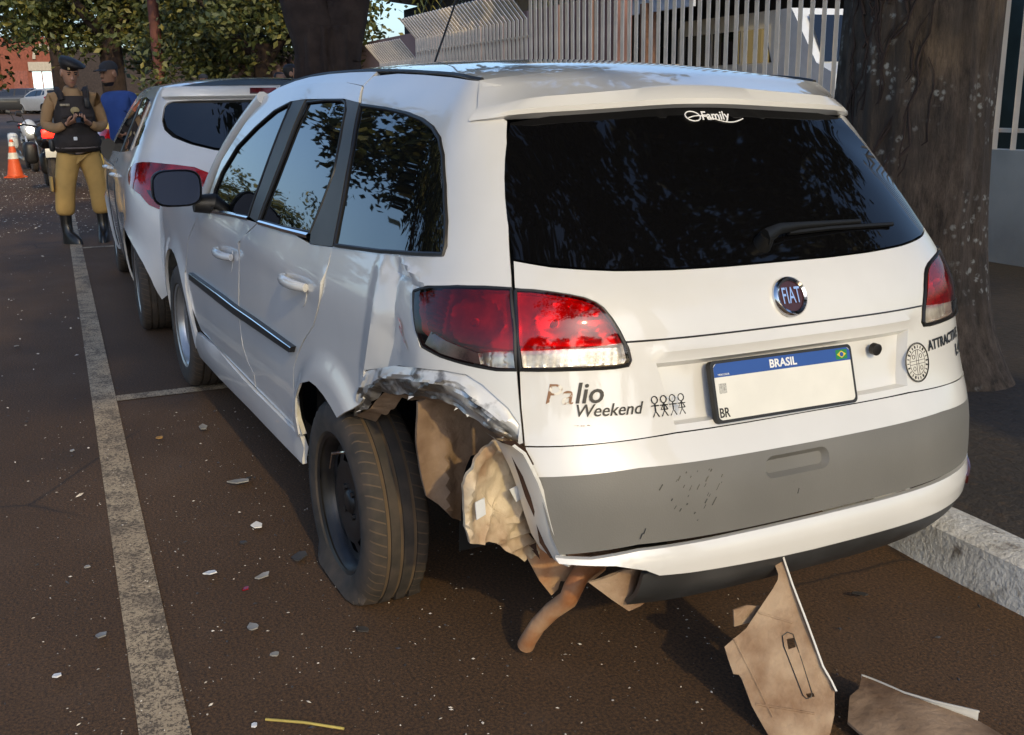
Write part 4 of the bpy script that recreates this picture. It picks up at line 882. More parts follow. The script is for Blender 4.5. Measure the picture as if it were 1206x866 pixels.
# ------------------------------------------------------------------ ground, kerb, pavement
def node_mat(name,rough=.9):
    m=bpy.data.materials.new(name); m.use_nodes=True; MATS[name]=m; nt=m.node_tree; b=nt.nodes['Principled BSDF']; b.inputs['Roughness'].default_value=rough
    tc=nt.nodes.new('ShaderNodeTexCoord')
    def nz(scale,detail=4,rough_=.6,vec=None):
        n=nt.nodes.new('ShaderNodeTexNoise'); n.inputs['Scale'].default_value=scale; n.inputs['Detail'].default_value=detail; n.inputs['Roughness'].default_value=rough_
        nt.links.new(vec or tc.outputs['Object'],n.inputs['Vector']); return n.outputs['Fac']
    def ramp(fac,*stops):
        r=nt.nodes.new('ShaderNodeValToRGB'); e=r.color_ramp.elements
        while len(e)<len(stops): e.new(.5)
        for el,(p,c) in zip(e,stops): el.position=p; el.color=(*c,1) if len(c)==3 else c
        nt.links.new(fac,r.inputs[0]); return r.outputs[0]
    def mix(fac,a,b_,mode='MIX'):
        x=nt.nodes.new('ShaderNodeMixRGB'); x.blend_type=mode
        for i,v in enumerate((fac,a,b_)):
            if hasattr(v,'is_linked'): nt.links.new(v,x.inputs[i])
            elif i==0: x.inputs[0].default_value=v
            else: x.inputs[i].default_value=(*v,1)
        return x.outputs[0]
    def vor(scale,feature='F1',vec=None):
        n=nt.nodes.new('ShaderNodeTexVoronoi'); n.inputs['Scale'].default_value=scale; n.feature=feature; nt.links.new(vec or tc.outputs['Object'],n.inputs['Vector']); return n
    def mapping(sc):
        n=nt.nodes.new('ShaderNodeMapping'); n.inputs['Scale'].default_value=sc; nt.links.new(tc.outputs['Object'],n.inputs['Vector']); return n.outputs[0]
    def bump(h,strength,dist=.01):
        n=nt.nodes.new('ShaderNodeBump'); n.inputs['Strength'].default_value=strength; n.inputs['Distance'].default_value=dist; nt.links.new(h,n.inputs['Height']); nt.links.new(n.outputs[0],b.inputs['Normal'])
    def out(c): nt.links.new(c,b.inputs['Base Color'])
    return m,nz,ramp,mix,vor,mapping,bump,out,b,nt
m,nz,ramp,mix,vor,mapping,bump,out,b,nt=node_mat('asphalt',.82)
base=ramp(nz(.55,5),(.3,(.050,.026,.011)),(.7,(.095,.052,.024)))
agg=ramp(nz(120,4,.75),(.32,(.25,.24,.23)),(.50,(1,1,1)),(.70,(2.3,2.1,1.85)))
c=mix(1.0,base,agg,'MULTIPLY')
v=vor(95); sp=ramp(v.outputs['Distance'],(.0,(1,1,1)),(.10,(1,1,1)),(.13,(0,0,0)))
pick=ramp(nz(38,2),(.60,(0,0,0)),(.64,(1,1,1)))
f=mix(1.0,sp,pick,'MULTIPLY'); c=mix(f,c,(.17,.135,.105)); 
ck=nt.nodes.new('ShaderNodeTexVoronoi'); ck.feature='DISTANCE_TO_EDGE'; ck.inputs['Scale'].default_value=.55; wv=nt.nodes.new('ShaderNodeMixRGB'); wv.inputs[0].default_value=.12; nt.links.new(nt.nodes['Texture Coordinate'].outputs['Object'],wv.inputs[1]); n_=nt.nodes.new('ShaderNodeTexNoise'); n_.inputs['Scale'].default_value=2.5; n_.inputs['Detail'].default_value=6; nt.links.new(nt.nodes['Texture Coordinate'].outputs['Object'],n_.inputs['Vector']); nt.links.new(n_.outputs['Color'],wv.inputs[2]); nt.links.new(wv.outputs[0],ck.inputs['Vector'])
crk=mix(1.0,ramp(ck.outputs['Distance'],(.0,(.8,.8,.8)),(.006,(0,0,0))),ramp(nz(.45,3),(.50,(0,0,0)),(.58,(1,1,1))),'MULTIPLY'); c=mix(crk,c,(.018,.012,.009))
oil=ramp(nz(.9,4),(.60,(0,0,0)),(.78,(.55,.55,.55))); c=mix(oil,c,(.030,.021,.016))
dust=ramp(nz(2.2,6),(.52,(0,0,0)),(.75,(.35,.35,.35))); c=mix(dust,c,(.10,.066,.045)); out(c)
bump(nz(210,3),.45,.006)
def road_z(x): 
    return 0 if x<20 else .018*(x-20)*smoothstep(20,34,x)+0
xs_=[-16+2*i for i in range(12)]+[8+1.5*i for i in range(20)]+[38+4*i for i in range(16)]+[110,160]
MB().grid([[Vector((x,y,road_z(x))) for y in (-.80,0,1,2,3,5,8,11,14)] for x in xs_]).build('road',MATS['asphalt'],None,kind='structure')
m,nz,ramp,mix,vor,mapping,bump,out,b,nt=node_mat('worn_road_paint',.85)
pt=ramp(nz(1.6,4),(.3,(.38,.29,.19)),(.7,(.50,.40,.27))); wear=ramp(nz(120,4,.75),(.47,(0,0,0)),(.60,(1,1,1))); w2=ramp(nz(7,5),(.40,(0,0,0)),(.62,(1,1,1)))
wf=mix(.62,wear,w2,'ADD'); wf2=ramp(wf,(.28,(0,0,0)),(.95,(.85,.85,.85))); out(mix(wf2,pt,(.052,.038,.031))); bump(nz(200,3),.4,.005)
def stripe(name,x0,x1,y0,y1):
    n=max(2,int((x1-x0)/1.2)+1); return MB().grid([[Vector((x0+(x1-x0)*i/n,y,road_z(x0+(x1-x0)*i/n)+.004)) for y in (y0,y1)] for i in range(n+1)]).build(name,MATS['worn_road_paint'],None,kind='structure')
stripe('parking_line',-6,60,1.365,1.472)
for x in (3.31,9.18,15.1): stripe('parking_line',x-.05,x+.05,-.72,1.363)
m,nz,ramp,mix,vor,mapping,bump,out,b,nt=node_mat('whitewashed_kerb',.9)
c=ramp(nz(9,6),(.34,(.20,.17,.14)),(.44,(.60,.58,.54)),(.7,(.76,.75,.72))); c=mix(ramp(nz(55,4),(.56,(0,0,0)),(.74,(.7,.7,.7))),c,(.20,.16,.12)); out(c); bump(nz(60,6),.7,.015)
mb=MB(); rows=[]
for i in range(260):
    x=-6+.14*i; nn=lambda k:.008*noise.noise(Vector((x*3,k*3.1,0)))+.006*noise.noise(Vector((x*11,k*5,2)))
    z0=road_z(x); rows.append([Vector((x,-.715+nn(0),z0-.02)),Vector((x,-.735+nn(1),z0+.06)),Vector((x,-.745+nn(2),z0+.115+nn(6)*.5)),Vector((x,-.775+nn(3),z0+.126+nn(7)*.6)),Vector((x,-.85+nn(4),z0+.130+nn(8)*.6)),Vector((x,-.90+nn(5),z0+.12))])
mb.grid(rows); mb.build('kerb',MATS['whitewashed_kerb'],None,smooth=50,kind='structure')
m,nz,ramp,mix,vor,mapping,bump,out,b,nt=node_mat('earth_pavement',.95)
c=ramp(nz(1.5,6),(.3,(.030,.024,.019)),(.7,(.055,.042,.032))); c=mix(ramp(nz(24,5),(.55,(0,0,0)),(.75,(.8,.8,.8))),c,(.09,.055,.03)); out(c); bump(nz(30,6),.8,.02)
rows=[[Vector((x,y,road_z(x)+.118+.02*noise.noise(Vector((x*1.3,y*1.3,0))))) for y in (-.88,-1.3,-1.8,-2.4,-3.2,-4.0,-4.7,-6,-20,-60)] for x in [-16+.6*i for i in range(90)]+[40,60,160]]
MB().grid(rows).build('pavement',MATS['earth_pavement'],None,smooth=60,kind='structure')
MB().grid([[Vector((x,y,road_z(x)+.10+.03*noise.noise(Vector((x*.3,y*.3,7))))) for y in (13.9,16,20,40,90)] for x in [-16+4*i for i in range(16)]+[60,160]]).build('far_pavement',MATS['earth_pavement'],None,kind='structure')
# ------------------------------------------------------------------ wall and fence
M_wall=mat('limewashed_wall',(.42,.39,.34),rough=.9,var=.22,scale=1.4,bump=.15,bscale=25)
M_bar=mat('cream_fence_paint',(.78,.67,.55),rough=.45,var=.12,scale=3)
M_pink=mat('pink_wall',(.36,.24,.225),rough=.85,var=.12,scale=1.2,bump=.1,bscale=30)
YF=-4.78
wall=MB().box((10.5,YF-.07,.50),(19.0,.14,.86)).build('garden_wall',M_wall); tag(wall,'low pale wall under the cream bar fence beside the pavement','wall')
fence=thing('bar_fence','tall fence of cream metal bars on the low pale wall behind the cars','fence',(0,YF,.93))
def bar_mesh(h,cant):
    mb=MB()
    if cant: mb.tube([(0,0,0),(0,0,h),(-.02,.30,h+.34)],[.025,.025,.023],4)
    else: mb.tube([(0,0,0),(0,0,h)],.026,4)
    me=bpy.data.meshes.new('bar'); me.from_pydata([tuple(v) for v in mb.v],[],mb.f); me.materials.append(M_bar); return me
b1=bar_mesh(2.3,False); b2=bar_mesh(1.50,True); b3=bar_mesh(1.16,True)
x=2.0
while x<19.8:
    me=b1 if x<12.35 else b2 if x<17.35 else b3
    o=link('bar',me,None,fence); o.location=(x,-.05,0); x+=.165 if x<12.3 else .15
for z0,z1,xa,xb in ((.12,.15,1.9,19.9),(1.25,1.28,12.3,17.4),(2.1,2.14,1.9,12.3)):
    MB().box(((xa+xb)/2,-.085,(z0+z1)/2),(xb-xa,.03,.03)).build('rail',M_bar,fence,smooth=0)
# pink gateway
gate=thing('pink_gateway','pink gateway with an arch and a scalloped tile top beside the dark tree trunk','gateway',(25.5,-3.6,.2))
def gpt(a,b,h): return Vector((h,a,b))
prof=[(-1.35,0),(-1.35,2.1)]+[(-1.30+.02,2.9),(-1.05,2.2)]+[(-1.0,2.05),(.95,2.05),(1.05,2.25),(1.0,2.0),(.98,0),(.45,0)]+[(-.05+.5*math.cos(t),1.15+.55*math.sin(t)) for t in [PI*k/12 for k in range(13)]]+[(-.55,0)]
V,Tt,Bd=triangulate(prof,.15)
mb=MB(); 
for h,fl in ((-.12,False),(.12,True)):
    mb.add([gpt(a,b_,h) for a,b_ in V],[tuple(reversed(f)) if fl else f for f in Tt])
for a,b_ in Bd: mb.add([gpt(*V[a],-.12),gpt(*V[b_],-.12),gpt(*V[b_],.12),gpt(*V[a],.12)],[(0,1,2,3)])
mb.build('arch_wall',M_pink,gate,smooth=0)
tl=MB().tube([(-.26,0,0),(0,0,.09),(.24,0,.05)],[.085,.09,.08],8,sy=.5); tme=bpy.data.meshes.new('roof_tile'); tme.from_pydata([tuple(v) for v in tl.v],[],tl.f); tme.materials.append(M_pink)
for k in range(11): o=link('roof_tile',tme,None,gate); o.location=(0,-.95+.19*k,2.08)
# ------------------------------------------------------------------ trees
m,nz,ramp,mix,vor,mapping,bump,out,b,nt=node_mat('lichen_bark',.95)
mp=mapping((1,1,.30)); c=ramp(nz(22,9,.72,mp),(.36,(.042,.030,.021)),(.64,(.17,.125,.090))); c=mix(ramp(nz(3,5),(.45,(0,0,0)),(.62,(.7,.7,.7))),c,(.070,.053,.039))
v=vor(26); blob=ramp(v.outputs['Distance'],(.24,(1,1,1)),(.40,(0,0,0))); pick=ramp(nz(2.6,3),(.52,(0,0,0)),(.60,(1,1,1))); fine=ramp(nz(60,3),(.40,(0,0,0)),(.55,(1,1,1)))
f=mix(1.0,mix(1.0,blob,pick,'MULTIPLY'),fine,'MULTIPLY'); out(mix(f,c,(.42,.41,.36)))
bump(nz(30,9,.75,mp),1.0,.04)
M_bark=mat('dark_bark',(.022,.013,.010),rough=.95,col2=(.05,.032,.025),scale=5,bump=.8,bscale=14)
def trunk(name,m,parent,base,r,h,limbs,seed=0,fib=.03,n=72,lean=(0,0)):
    mb=MB(); rings=[]; K=int(h/.05)
    for i in range(K+1):
        z=h*i/K; fl=1+.55*math.exp(-z/.28)+.05*math.exp(-z/1.2)-.10*z/h; ring=[]
        for k in range(n):
            a=2*PI*k/n; rr=r*fl*(1+.07*math.exp(-z/.5)*math.sin(5*a+seed))+fib*noise.noise(Vector((math.cos(a)*6+seed,math.sin(a)*6,z*.8)))+fib*.7*noise.noise(Vector((math.cos(a)*15,math.sin(a)*15+seed,z*1.6)))+.02*noise.noise(Vector((math.cos(a)*2,math.sin(a)*2,z*1.2+seed)))
            ring.append(Vector((rr*math.cos(a)+lean[0]*z,rr*math.sin(a)+lean[1]*z,z)))
        rings.append(ring)
    mb.loft(rings); o=mb.build(name,m,parent,smooth=180)
    for pts,r0,r1 in limbs:
        P=[Vector(pts[0])]
        for a,b_ in zip(pts,pts[1:]):
            for q in range(1,7): P.append(Vector(a).lerp(Vector(b_),q/6)+Vector((noise.noise(Vector(a)*3+Vector((q,0,seed))),noise.noise(Vector(a)*3+Vector((0,q,seed))),0))*.05)
        MB().tube(P,[r0+(r1-r0)*i/(len(P)-1) for i in range(len(P))],12).build('limb',m,parent,smooth=60)
    return o
m,nz,ramp,mix,vor,mapping,bump,out,b,nt=node_mat('foliage',.55)
geo=nt.nodes.new('ShaderNodeNewGeometry'); c=ramp(geo.outputs['Random Per Island'],(.0,(.026,.040,.010)),(.5,(.070,.084,.020)),(.85,(.115,.115,.028)),(1.0,(.20,.17,.03))); out(c)
b.inputs['Transmission Weight'].default_value=0
def leaves(name,parent,clusters,n,size,rnd,keep=None,m=None):
    """leaf-sized folded faces gathered in clumps: clusters of (centre, radii)"""
    mb=MB(); tot=sum(c[1][0]*c[1][1]*c[1][2] for c in clusters)
    for c,rad in clusters:
        k=int(n*rad[0]*rad[1]*rad[2]/tot)
        sub=[]
        for q in range(max(6,k//55)):
            d=Vector((rnd.gauss(0,1),rnd.gauss(0,1),rnd.gauss(0,1))).normalized()*rnd.random()**.35; sub.append(Vector((c[0]+d.x*rad[0],c[1]+d.y*rad[1],c[2]+d.z*rad[2])))
        for q in range(k):
            s=rnd.choice(sub); sp=min(rad)*.20
            p=s+Vector((rnd.gauss(0,sp),rnd.gauss(0,sp),rnd.gauss(0,sp*.7)))
            if keep and not keep(p): continue
            u=Vector((rnd.gauss(0,1),rnd.gauss(0,1),rnd.gauss(-.3,.7))).normalized(); w=u.cross(Vector((rnd.gauss(0,1),rnd.gauss(0,1),rnd.gauss(0,1)))).normalized()
            L=size*(.7+.6*rnd.random()); n_=u.cross(w)
            mb.add([p,p+u*L*.5+w*L*.26,p+u*L,p+u*L*.5-w*L*.26+n_*L*.08],[(0,1,2),(0,2,3)])
    return mb.build(name,m or MATS['foliage'],parent,smooth=0,fixn=False)
def sun_h(p,x=.45): # height at which the sun ray through p crosses the plane of the tail
    return p.z+(x-p.x)*sd.z/sd.x
R_=random.Random(11)
TA=(1.80,-1.96)
tA=thing('street_tree','big street tree with lichen-spotted trunk beside the crashed car','tree',(TA[0],TA[1],.10))
trunk('trunk',MATS['lichen_bark'],tA,(0,0,0),.318,4.2,[([(0,0,3.9),(1.2,.9,5.2),(2.6,1.8,6.2)],.2,.05),([(0,0,3.9),(-.9,1.3,5.2),(-1.4,2.8,6.2)],.19,.05),([(0,0,3.9),(.5,-1.4,5.4),(.8,-2.6,6.6)],.2,.05)],seed=3,fib=.017,n=120)
vn=MB(); rv=random.Random(5)
for k in range(26):
    a=math.radians(78+rv.random()*50); z=.6+rv.random()*1.0; pts=[]
    for q in range(14):
        rr=.322; pts.append((rr*math.cos(a),rr*math.sin(a),z)); a+=rv.gauss(0,.06)+.015; z+=.055
    vn.tube(pts,[.006-.0003*q for q in range(14)],5)
vn.build('climbing_roots',M_bark,tA,kind='stuff')
keepA=lambda p: sun_h(p+Vector((TA[0],TA[1],.1)),9.6)>1.0 or True
leaves('crown',tA,[((1.8,1.0,5.6),(2.0,1.5,1.1)),((-.3,1.2,5.9),(1.9,1.4,1.1)),((.6,-1.4,6.4),(2.2,2.2,1.4)),((1.6,-.4,6.9),(2.2,1.8,1.2)),((4.0,.6,5.4),(1.8,1.5,1.0)),((-2.2,2.2,5.6),(2.3,2.2,.9)),((-2.4,-.6,5.8),(2.2,2.4,1.0)),((-1.0,3.4,5.9),(1.8,1.4,.8)),((-1.0,-3.2,5.6),(2.4,1.8,1.0))],30000,.21,R_)
TB=(9.5,-1.24)
tB=thing('street_tree','dark forked tree trunk on the pavement behind the second white car','tree',(TB[0],TB[1],.10))
trunk('trunk',M_bark,tB,(0,0,0),.34,2.0,[([(0,.06,1.75),(.1,.38,2.9),(.3,.9,5)],.27,.12),([(0,-.10,1.7),(.0,-.42,2.9),(0,-.9,5)],.27,.12)],seed=8,fib=.05)
leaves('crown',tB,[((.2,.4,5.6),(2.2,1.7,1.2)),((.4,-1.4,6.2),(2.2,2.2,1.4)),((1.9,.8,5.4),(2.0,1.6,1.1)),((-2.6,-1.4,4.3),(2.0,1.6,.9)),((.6,-2.6,4.1),(2.0,1.4,.9))],11000,.2,R_)
# trees along the street farther on
def far_tree(x,y,r,zc,hr,label,n,size,tr=.22,seed=0,lean=0):
    t=thing('street_tree',label,'tree',(x,y,road_z(x)+.05),group='trees along the far street')
    trunk('trunk',M_bark,t,(0,0,0),tr,zc*.75,[([(0,0,zc*.6),(-.5,r*.35,zc*.9),(-.3,r*.6,zc*1.1)],tr*.6,.04),([(0,0,zc*.6),(.2,-r*.35,zc*.95),(.2,-r*.6,zc*1.15)],tr*.6,.04)],seed=seed,fib=.03,n=32)
    cl=[]; rr=random.Random(seed)
    for k in range(9):
        a=2*PI*k/9+seed; q=r*(.45+.25*rr.random()); cl.append(((q*math.cos(a),q*math.sin(a),zc+hr*(rr.random()-.5)*1.1),(r*.5,r*.5,hr*.5)))
    cl.append(((0,0,zc+hr*.5),(r*.6,r*.6,hr*.55)))
    leaves('crown',t,cl,n,size,rr); return t
far_tree(24.5,-3.3,2.9,3.5,2.4,'full green tree right of the red pole beyond the second white car',16000,.17,seed=21)
far_tree(30,-.2,3.1,4.6,2.4,'green tree left of the red pole, its trunk behind the man in the blue shirt',16000,.19,tr=.32,seed=4)
far_tree(37,-4.6,4.2,4.2,3.8,'dense dark tree behind the pole and the green trees',14000,.26,seed=33)
far_tree(33,5.0,3.4,4.0,3.2,'dark tree at the left edge of the photo above the far parked cars',18000,.21,seed=14)
far_tree(44,1.0,3.6,6.2,2.6,'tall tree far down the street above the shop front',9000,.28,tr=.3,seed=17)
# unseen trees: behind the camera to block light, across the street mirrored in windows
tC=thing('street_tree','unseen street tree added behind the camera to shade roof and road','tree',(-4.6,-1.75,.10))  # added to keep the key light off the roof and farther road
trunk('trunk',M_bark,tC,(0,0,0),.36,4.4,[([(0,0,4.1),(.3,1.3,5.4),(.4,2.4,6)],.2,.05),([(0,0,4.1),(.2,-1.2,5.4),(.4,-2.2,6)],.2,.05)],seed=5,fib=.03,n=40)
C0=Vector((-4.6,-1.75,.1))
leaves('crown',tC,[((.5,1.6,5.4),(2.0,2.2,1.6)),((.3,-1.2,5.6),(2.0,2.0,1.6)),((.8,3.2,5.2),(1.8,1.8,1.3)),((.2,.4,6.6),(2.2,2.4,1.3))],9000,.2,R_,keep=lambda p:sun_h(p+C0)>1.5)  # clumps trimmed so the key light still reaches the tail
for x_,y_,sd_ in ((-24,-7,61),(-26,1,62),(-24,9,63),(-17,13,64)):  # row added to block the low sky behind the camera
    t=far_tree(x_,y_,3.4,3.6,2.6,'added bushy tree behind the camera, %s'%('on the pavement side' if y_<0 else 'in the middle of the row' if y_<5 else 'left of the row' if y_<10 else 'nearest on the left'),4200,.34,seed=sd_); t['group']='added trees behind the camera'
def side_tree(x,y,r,zc,hr,n,seed,label):
    t=far_tree(x,y,r,zc,hr,label,n,.2,seed=seed); t['group']='trees across the street'; return t
side_tree(12.0,7.6,3.7,5.1,2.3,17000,51,'tall leafy tree across the street whose boughs mirror in the quarter window')
side_tree(32,12.0,3.0,3.6,2.3,6000,52,'round leafy tree farther along across the street')
side_tree(26,11.2,2.2,2.8,1.6,4000,53,'low leafy tree across the street mirrored in the rear side window')
side_tree(44,15.5,3.4,4.0,2.6,4000,55,'far leafy tree across the street')
# ------------------------------------------------------------------ pole
pole=thing('utility_pole','reddish brown pole rising behind the roof of the second white car','pole',(24.7,-.93,.1))
MB().tube([(0,0,0),(0,0,4),(0,0,8)],[.13,.12,.10],14).build('post',mat('red_brown_pole',(.13,.045,.032),rough=.8,var=.25,scale=3,bump=.3,bscale=20),pole)
MB().box((0,.0,7.4),(.1,1.6,.1)).build('cross_arm',M_bark,pole)
# ------------------------------------------------------------------ behind the fence
M_grey=mat('grey_render',(.075,.078,.085),rough=.9,var=.2,scale=.8)
M_darkteal=mat('dark_teal_shutter',(.018,.036,.038),rough=.55,var=.3,scale=2)
pk=thing('pink_house','pink rendered house wall seen through the fence bars','house',(15.5,-6.4,0))
MB().box((.1,0,1.4),(6.4,.3,2.8)).build('wall',mat('brown_pink_render',(.20,.105,.09),rough=.9,var=.25,scale=1.4),pk)
MB().box((6.4,.6,1.35),(6.0,.3,2.7)).build('wall',M_pink,pk); 
for k in range(5):
    MB().box((-2.4+k*1.15,.16,1.4),(.10,.06,2.78)).build('pilaster',M_pink,pk,smooth=0)
gh=thing('grey_house','dark grey house with a white eave behind the fence, between trunk and fence top','house',(24,-9.5,0))
MB().box((0,0,1.9),(8,3,3.8)).build('wall',M_grey,gh); MB().box((-1.0,.2,3.95),(10.5,4.2,.22),rot=Matrix.Rotation(.12,3,'X')).build('roof',mat('white_eave',(.6,.6,.6),rough=.7,var=.1),gh)
lm=MB().box((-4.5,2.2,2.45),(.9,.5,.9)).build('lit_window',mat('lit_window',(.5,.4,.2),rough=.4,var=0,emit=(1,.72,.30),estr=.9),gh)
pl=thing('palm','palm with hanging fronds behind the fence top','palm',(19.0,-6.9,.1))
MB().tube([(0,0,0),(0,0,3.6)],[.16,.12],10).build('trunk',M_bark,pl); mb=MB(); rr=random.Random(2)
for k in range(16):
    a=2*PI*k/16; c_,s_=math.cos(a),math.sin(a)
    for q in range(26):
        t=q/25; p=Vector((c_*1.5*t,s_*1.5*t,3.6+.7*math.sin(t*2.6)-1.1*t*t)); d=Vector((-s_,c_,-.7))*.42*(1-.5*t)
        for sg in (1,-1): e=Vector((-s_*sg,c_*sg,-1.1)).normalized()*(.45-.2*t); mb.add([p,p+Vector((c_*.04,s_*.04,0)),p+e],[(0,1,2)])
mb.build('crown',MATS['foliage'],pl,smooth=0,fixn=False)
# workshop yard
ws=thing('workshop','open workshop with a grey fascia and yellow sign seen through the right of the fence','workshop',(20,-13.5,0))
MB().box((1,-2.5,1.8),(16,.3,3.6)).build('back_wall',M_darkteal,ws); MB().box((.5,1.2,3.22),(12.5,7,.10)).build('roof',M_grey,ws)
MB().box((.0,4.55,3.05),(11,.1,.42)).build('fascia',mat('grey_fascia',(.42,.45,.50),rough=.6,var=.1),ws)
MB().box((-1.6,4.63,3.07),(1.9,.06,.36)).build('sign_panel',mat('yellow_sign',(.62,.50,.03),rough=.5,var=.05),ws)
MB().box((-4.05,4.6,1.5),(.22,.22,3.0)).build('post',mat('rust_brown_post',(.13,.065,.04),rough=.8,var=.3),ws); MB().box((-4.3,4.5,.95),(.6,.5,1.9)).build('plinth',M_wall,ws)
MB().box((-3.2,4.6,1.4),(.09,.09,2.8)).build('post',MATS['yellow_sign'],ws)
def van(name,label,loc,rz,body,L=4.6,W_=1.9,H=2.3,glassz=(1.25,1.95)):
    t=thing(name,label,'van',loc,(0,0,rz))
    pr=[(-L/2,.35),(-L/2,H-.15),(-L/2+.2,H),(L/2-1.3,H),(L/2-.55,1.3),(L/2-.05,1.1),(L/2,.35)]
    mb=MB(); mb.prism(pr,-W_/2,W_/2,lambda a,b_,h:Vector((a,h,b_))); mb.build('body',body,t,smooth=20)
    for sg in (1,-1):
        for k in range(3): MB().prism([(-L/2+.3+k*1.0,glassz[0]),(-L/2+1.2+k*1.0,glassz[0]),(-L/2+1.2+k*1.0-(.25 if k==2 else 0),glassz[1]),(-L/2+.3+k*1.0,glassz[1])],sg*(W_/2+.004)-.01,sg*(W_/2+.004)+.01,lambda a,b_,h:Vector((a,h,b_))).build('window',M_glass,t,smooth=0)
        for x in (-L/2+.8,L/2-.8):
            w=MB().lathe([(-.1,.20),(-.1,.33),(.1,.33),(.1,.20)],20,c=(x,sg*(W_/2-.1),.33)).build('wheel',M_rubber,t,smooth=40)
            MB().lathe([(-.101,.01),(-.105,.2),(.105,.2),(.101,.01)],16,c=(x,sg*(W_/2-.1),.33)).build('rim',M_silver,w)
    MB().prism([(-W_/2+.15,1.32),(W_/2-.15,1.32),(W_/2-.25,H-.12),(-W_/2+.25,H-.12)],0,.02,lambda a,b_,h:Vector((L/2-.55-(b_-1.3)*.72+h+.01,a,b_))).build('windscreen',M_glass,t,smooth=0)
    for sg in (1,-1): MB().rbox((L/2,sg*(W_/2-.28),.85),(.06,.3,.18),.02).build('headlight',M_clear,t)
    return t
M_vw=mat('van_white',(.6,.62,.63),rough=.35,coat=.8,var=.05); M_vb=mat('van_blue_black',(.02,.035,.055),rough=.3,coat=.8,var=.1)
van('minibus','pale minibus with dark windows parked behind the fence, left of the big trunk',(15.2,-11.6,.55),PI,M_vw,L=5.0,H=2.25,glassz=(1.35,1.95))
van('parked_van','dark blue van inside the workshop behind the fence bars',(19.6,-12.2,.3),PI,M_vb,L=5.2,H=2.6,glassz=(1.4,2.1))
van('parked_van','white van at the left of the workshop behind the fence bars',(24.6,-13.2,.25),0,M_vw,L=4.6,H=2.0,glassz=(1.1,1.6))
bl=van('parked_van','blue van behind the fence at the right edge of the photo',(4.6,-12.5,.35),0,M_vb,L=4.4,H=1.5,glassz=(.95,1.35))
# ------------------------------------------------------------------ shop front far down the street
shop=thing('shop_front','orange and white shop front with an arch and lit glass far down the street','shop',(80,1.45,road_z(80)))
shop.scale=(1,.95,1.38)
M_or=mat('orange_render',(.20,.055,.03),rough=.8,var=.15); M_cr=mat('shop_cream',(.40,.35,.28),rough=.8,var=.1)  # shop colours darkened for the dim light far down the street
MB().box((.6,.8,1.75),(1,4.4,3.5)).build('wall',M_or,shop)
MB().box((.0,.0,2.10),(.25,2.4,.42)).build('awning',M_cr,shop,smooth=0)
for k,yy in enumerate((-.62,.0,.62)): MB().box((.06,yy*1.1,1.0),(.1,.60,1.7)).build('lit_window',mat('lit_shop_glass',(.5,.6,.6),rough=.3,var=0,emit=(.75,1.0,1.0),estr=.8),shop,smooth=0)
MB().box((.05,1.8,.95),(.08,1.0,1.9)).build('door',mat('brown_red_door',(.20,.05,.03),rough=.6,var=.3),shop,smooth=0)
ap=[(.75*math.cos(t),2.45+.75*math.sin(t)) for t in [PI*k/14 for k in range(15)]]+[(.55*math.cos(t),2.45+.55*math.sin(t)) for t in [PI*(14-k)/14 for k in range(15)]]
MB().prism(ap,-.06,.08,lambda a,b_,h:Vector((h,a+.1,b_))).build('arch_moulding',M_cr,shop,smooth=0)
for k in range(5): MB().prism([(.09*math.cos(t),.22*max(0,math.sin(t))) for t in [PI*k2/6 for k2 in range(7)]],-.1,.1,lambda a,b_,h,k=k:Vector((h+.5,a-1.2+.6*k,3.5+b_))).build('finial',M_or,shop,smooth=0)
bh=thing('brown_house','dark brown house with a low eave at the far left of the street','house',(82,5.6,road_z(82)))
bh.scale=(1,1.2,1.7)
MB().box((.5,0,1.2),(1,3.4,2.4)).build('wall',mat('dark_brown_render',(.07,.03,.022),rough=.9,var=.3),bh); MB().box((-.4,-.6,2.3),(2.4,3.2,.14),rot=Matrix.Rotation(-.2,3,'Y')).build('roof',M_grey,bh)
MB().box((-.03,-.9,.9),(.06,.8,1.4)).build('door',MATS['orange_render'],bh,smooth=0)
fw=thing('boundary_wall','dark wall closing the far end of the street','wall',(96,0,1.2)); MB().box((0,0,1.8),(.4,60,6)).build('wall_panel',mat('far_dark_wall',(.035,.025,.022),rough=.9,var=.3),fw)
# ------------------------------------------------------------------ debris on the road
M_shard=mat('broken_plastic',(.32,.31,.29),rough=.35,var=.35,scale=9); M_dshard=mat('dark_broken_plastic',(.05,.047,.045),rough=.4,var=.3); M_leaf=mat('dry_leaf',(.42,.22,.05),rough=.7,var=.3)
def shard(name,label,cat,x,y,r,m,seed,h=.012,elong=1.4,group='broken bits scattered on the road',rot=0):
    rr=random.Random(seed); k=rr.randint(5,7); out=[]; r=r*.5
    for q in range(k):
        a=2*PI*q/k+rr.uniform(-.3,.3); q_=r*rr.uniform(.65,1.1); out.append((q_*math.cos(a)*elong,q_*math.sin(a)))
    c,s=math.cos(rot),math.sin(rot); t1,t2=rr.uniform(-.18,.18),rr.uniform(-.18,.18)
    mb=MB(); mb.prism([(a*c-b_*s,a*s+b_*c) for a,b_ in out],0,.0035,lambda a,b_,hh:Vector((a,b_,hh+.008+a*t1+b_*t2+2.0*(a*a+b_*b_)*rr.choice((1,1)))))
    o=mb.build(name,m,None,smooth=0); o.location=(x,y,road_z(x)+.004+h*.2); return tag(o,label,cat,group)
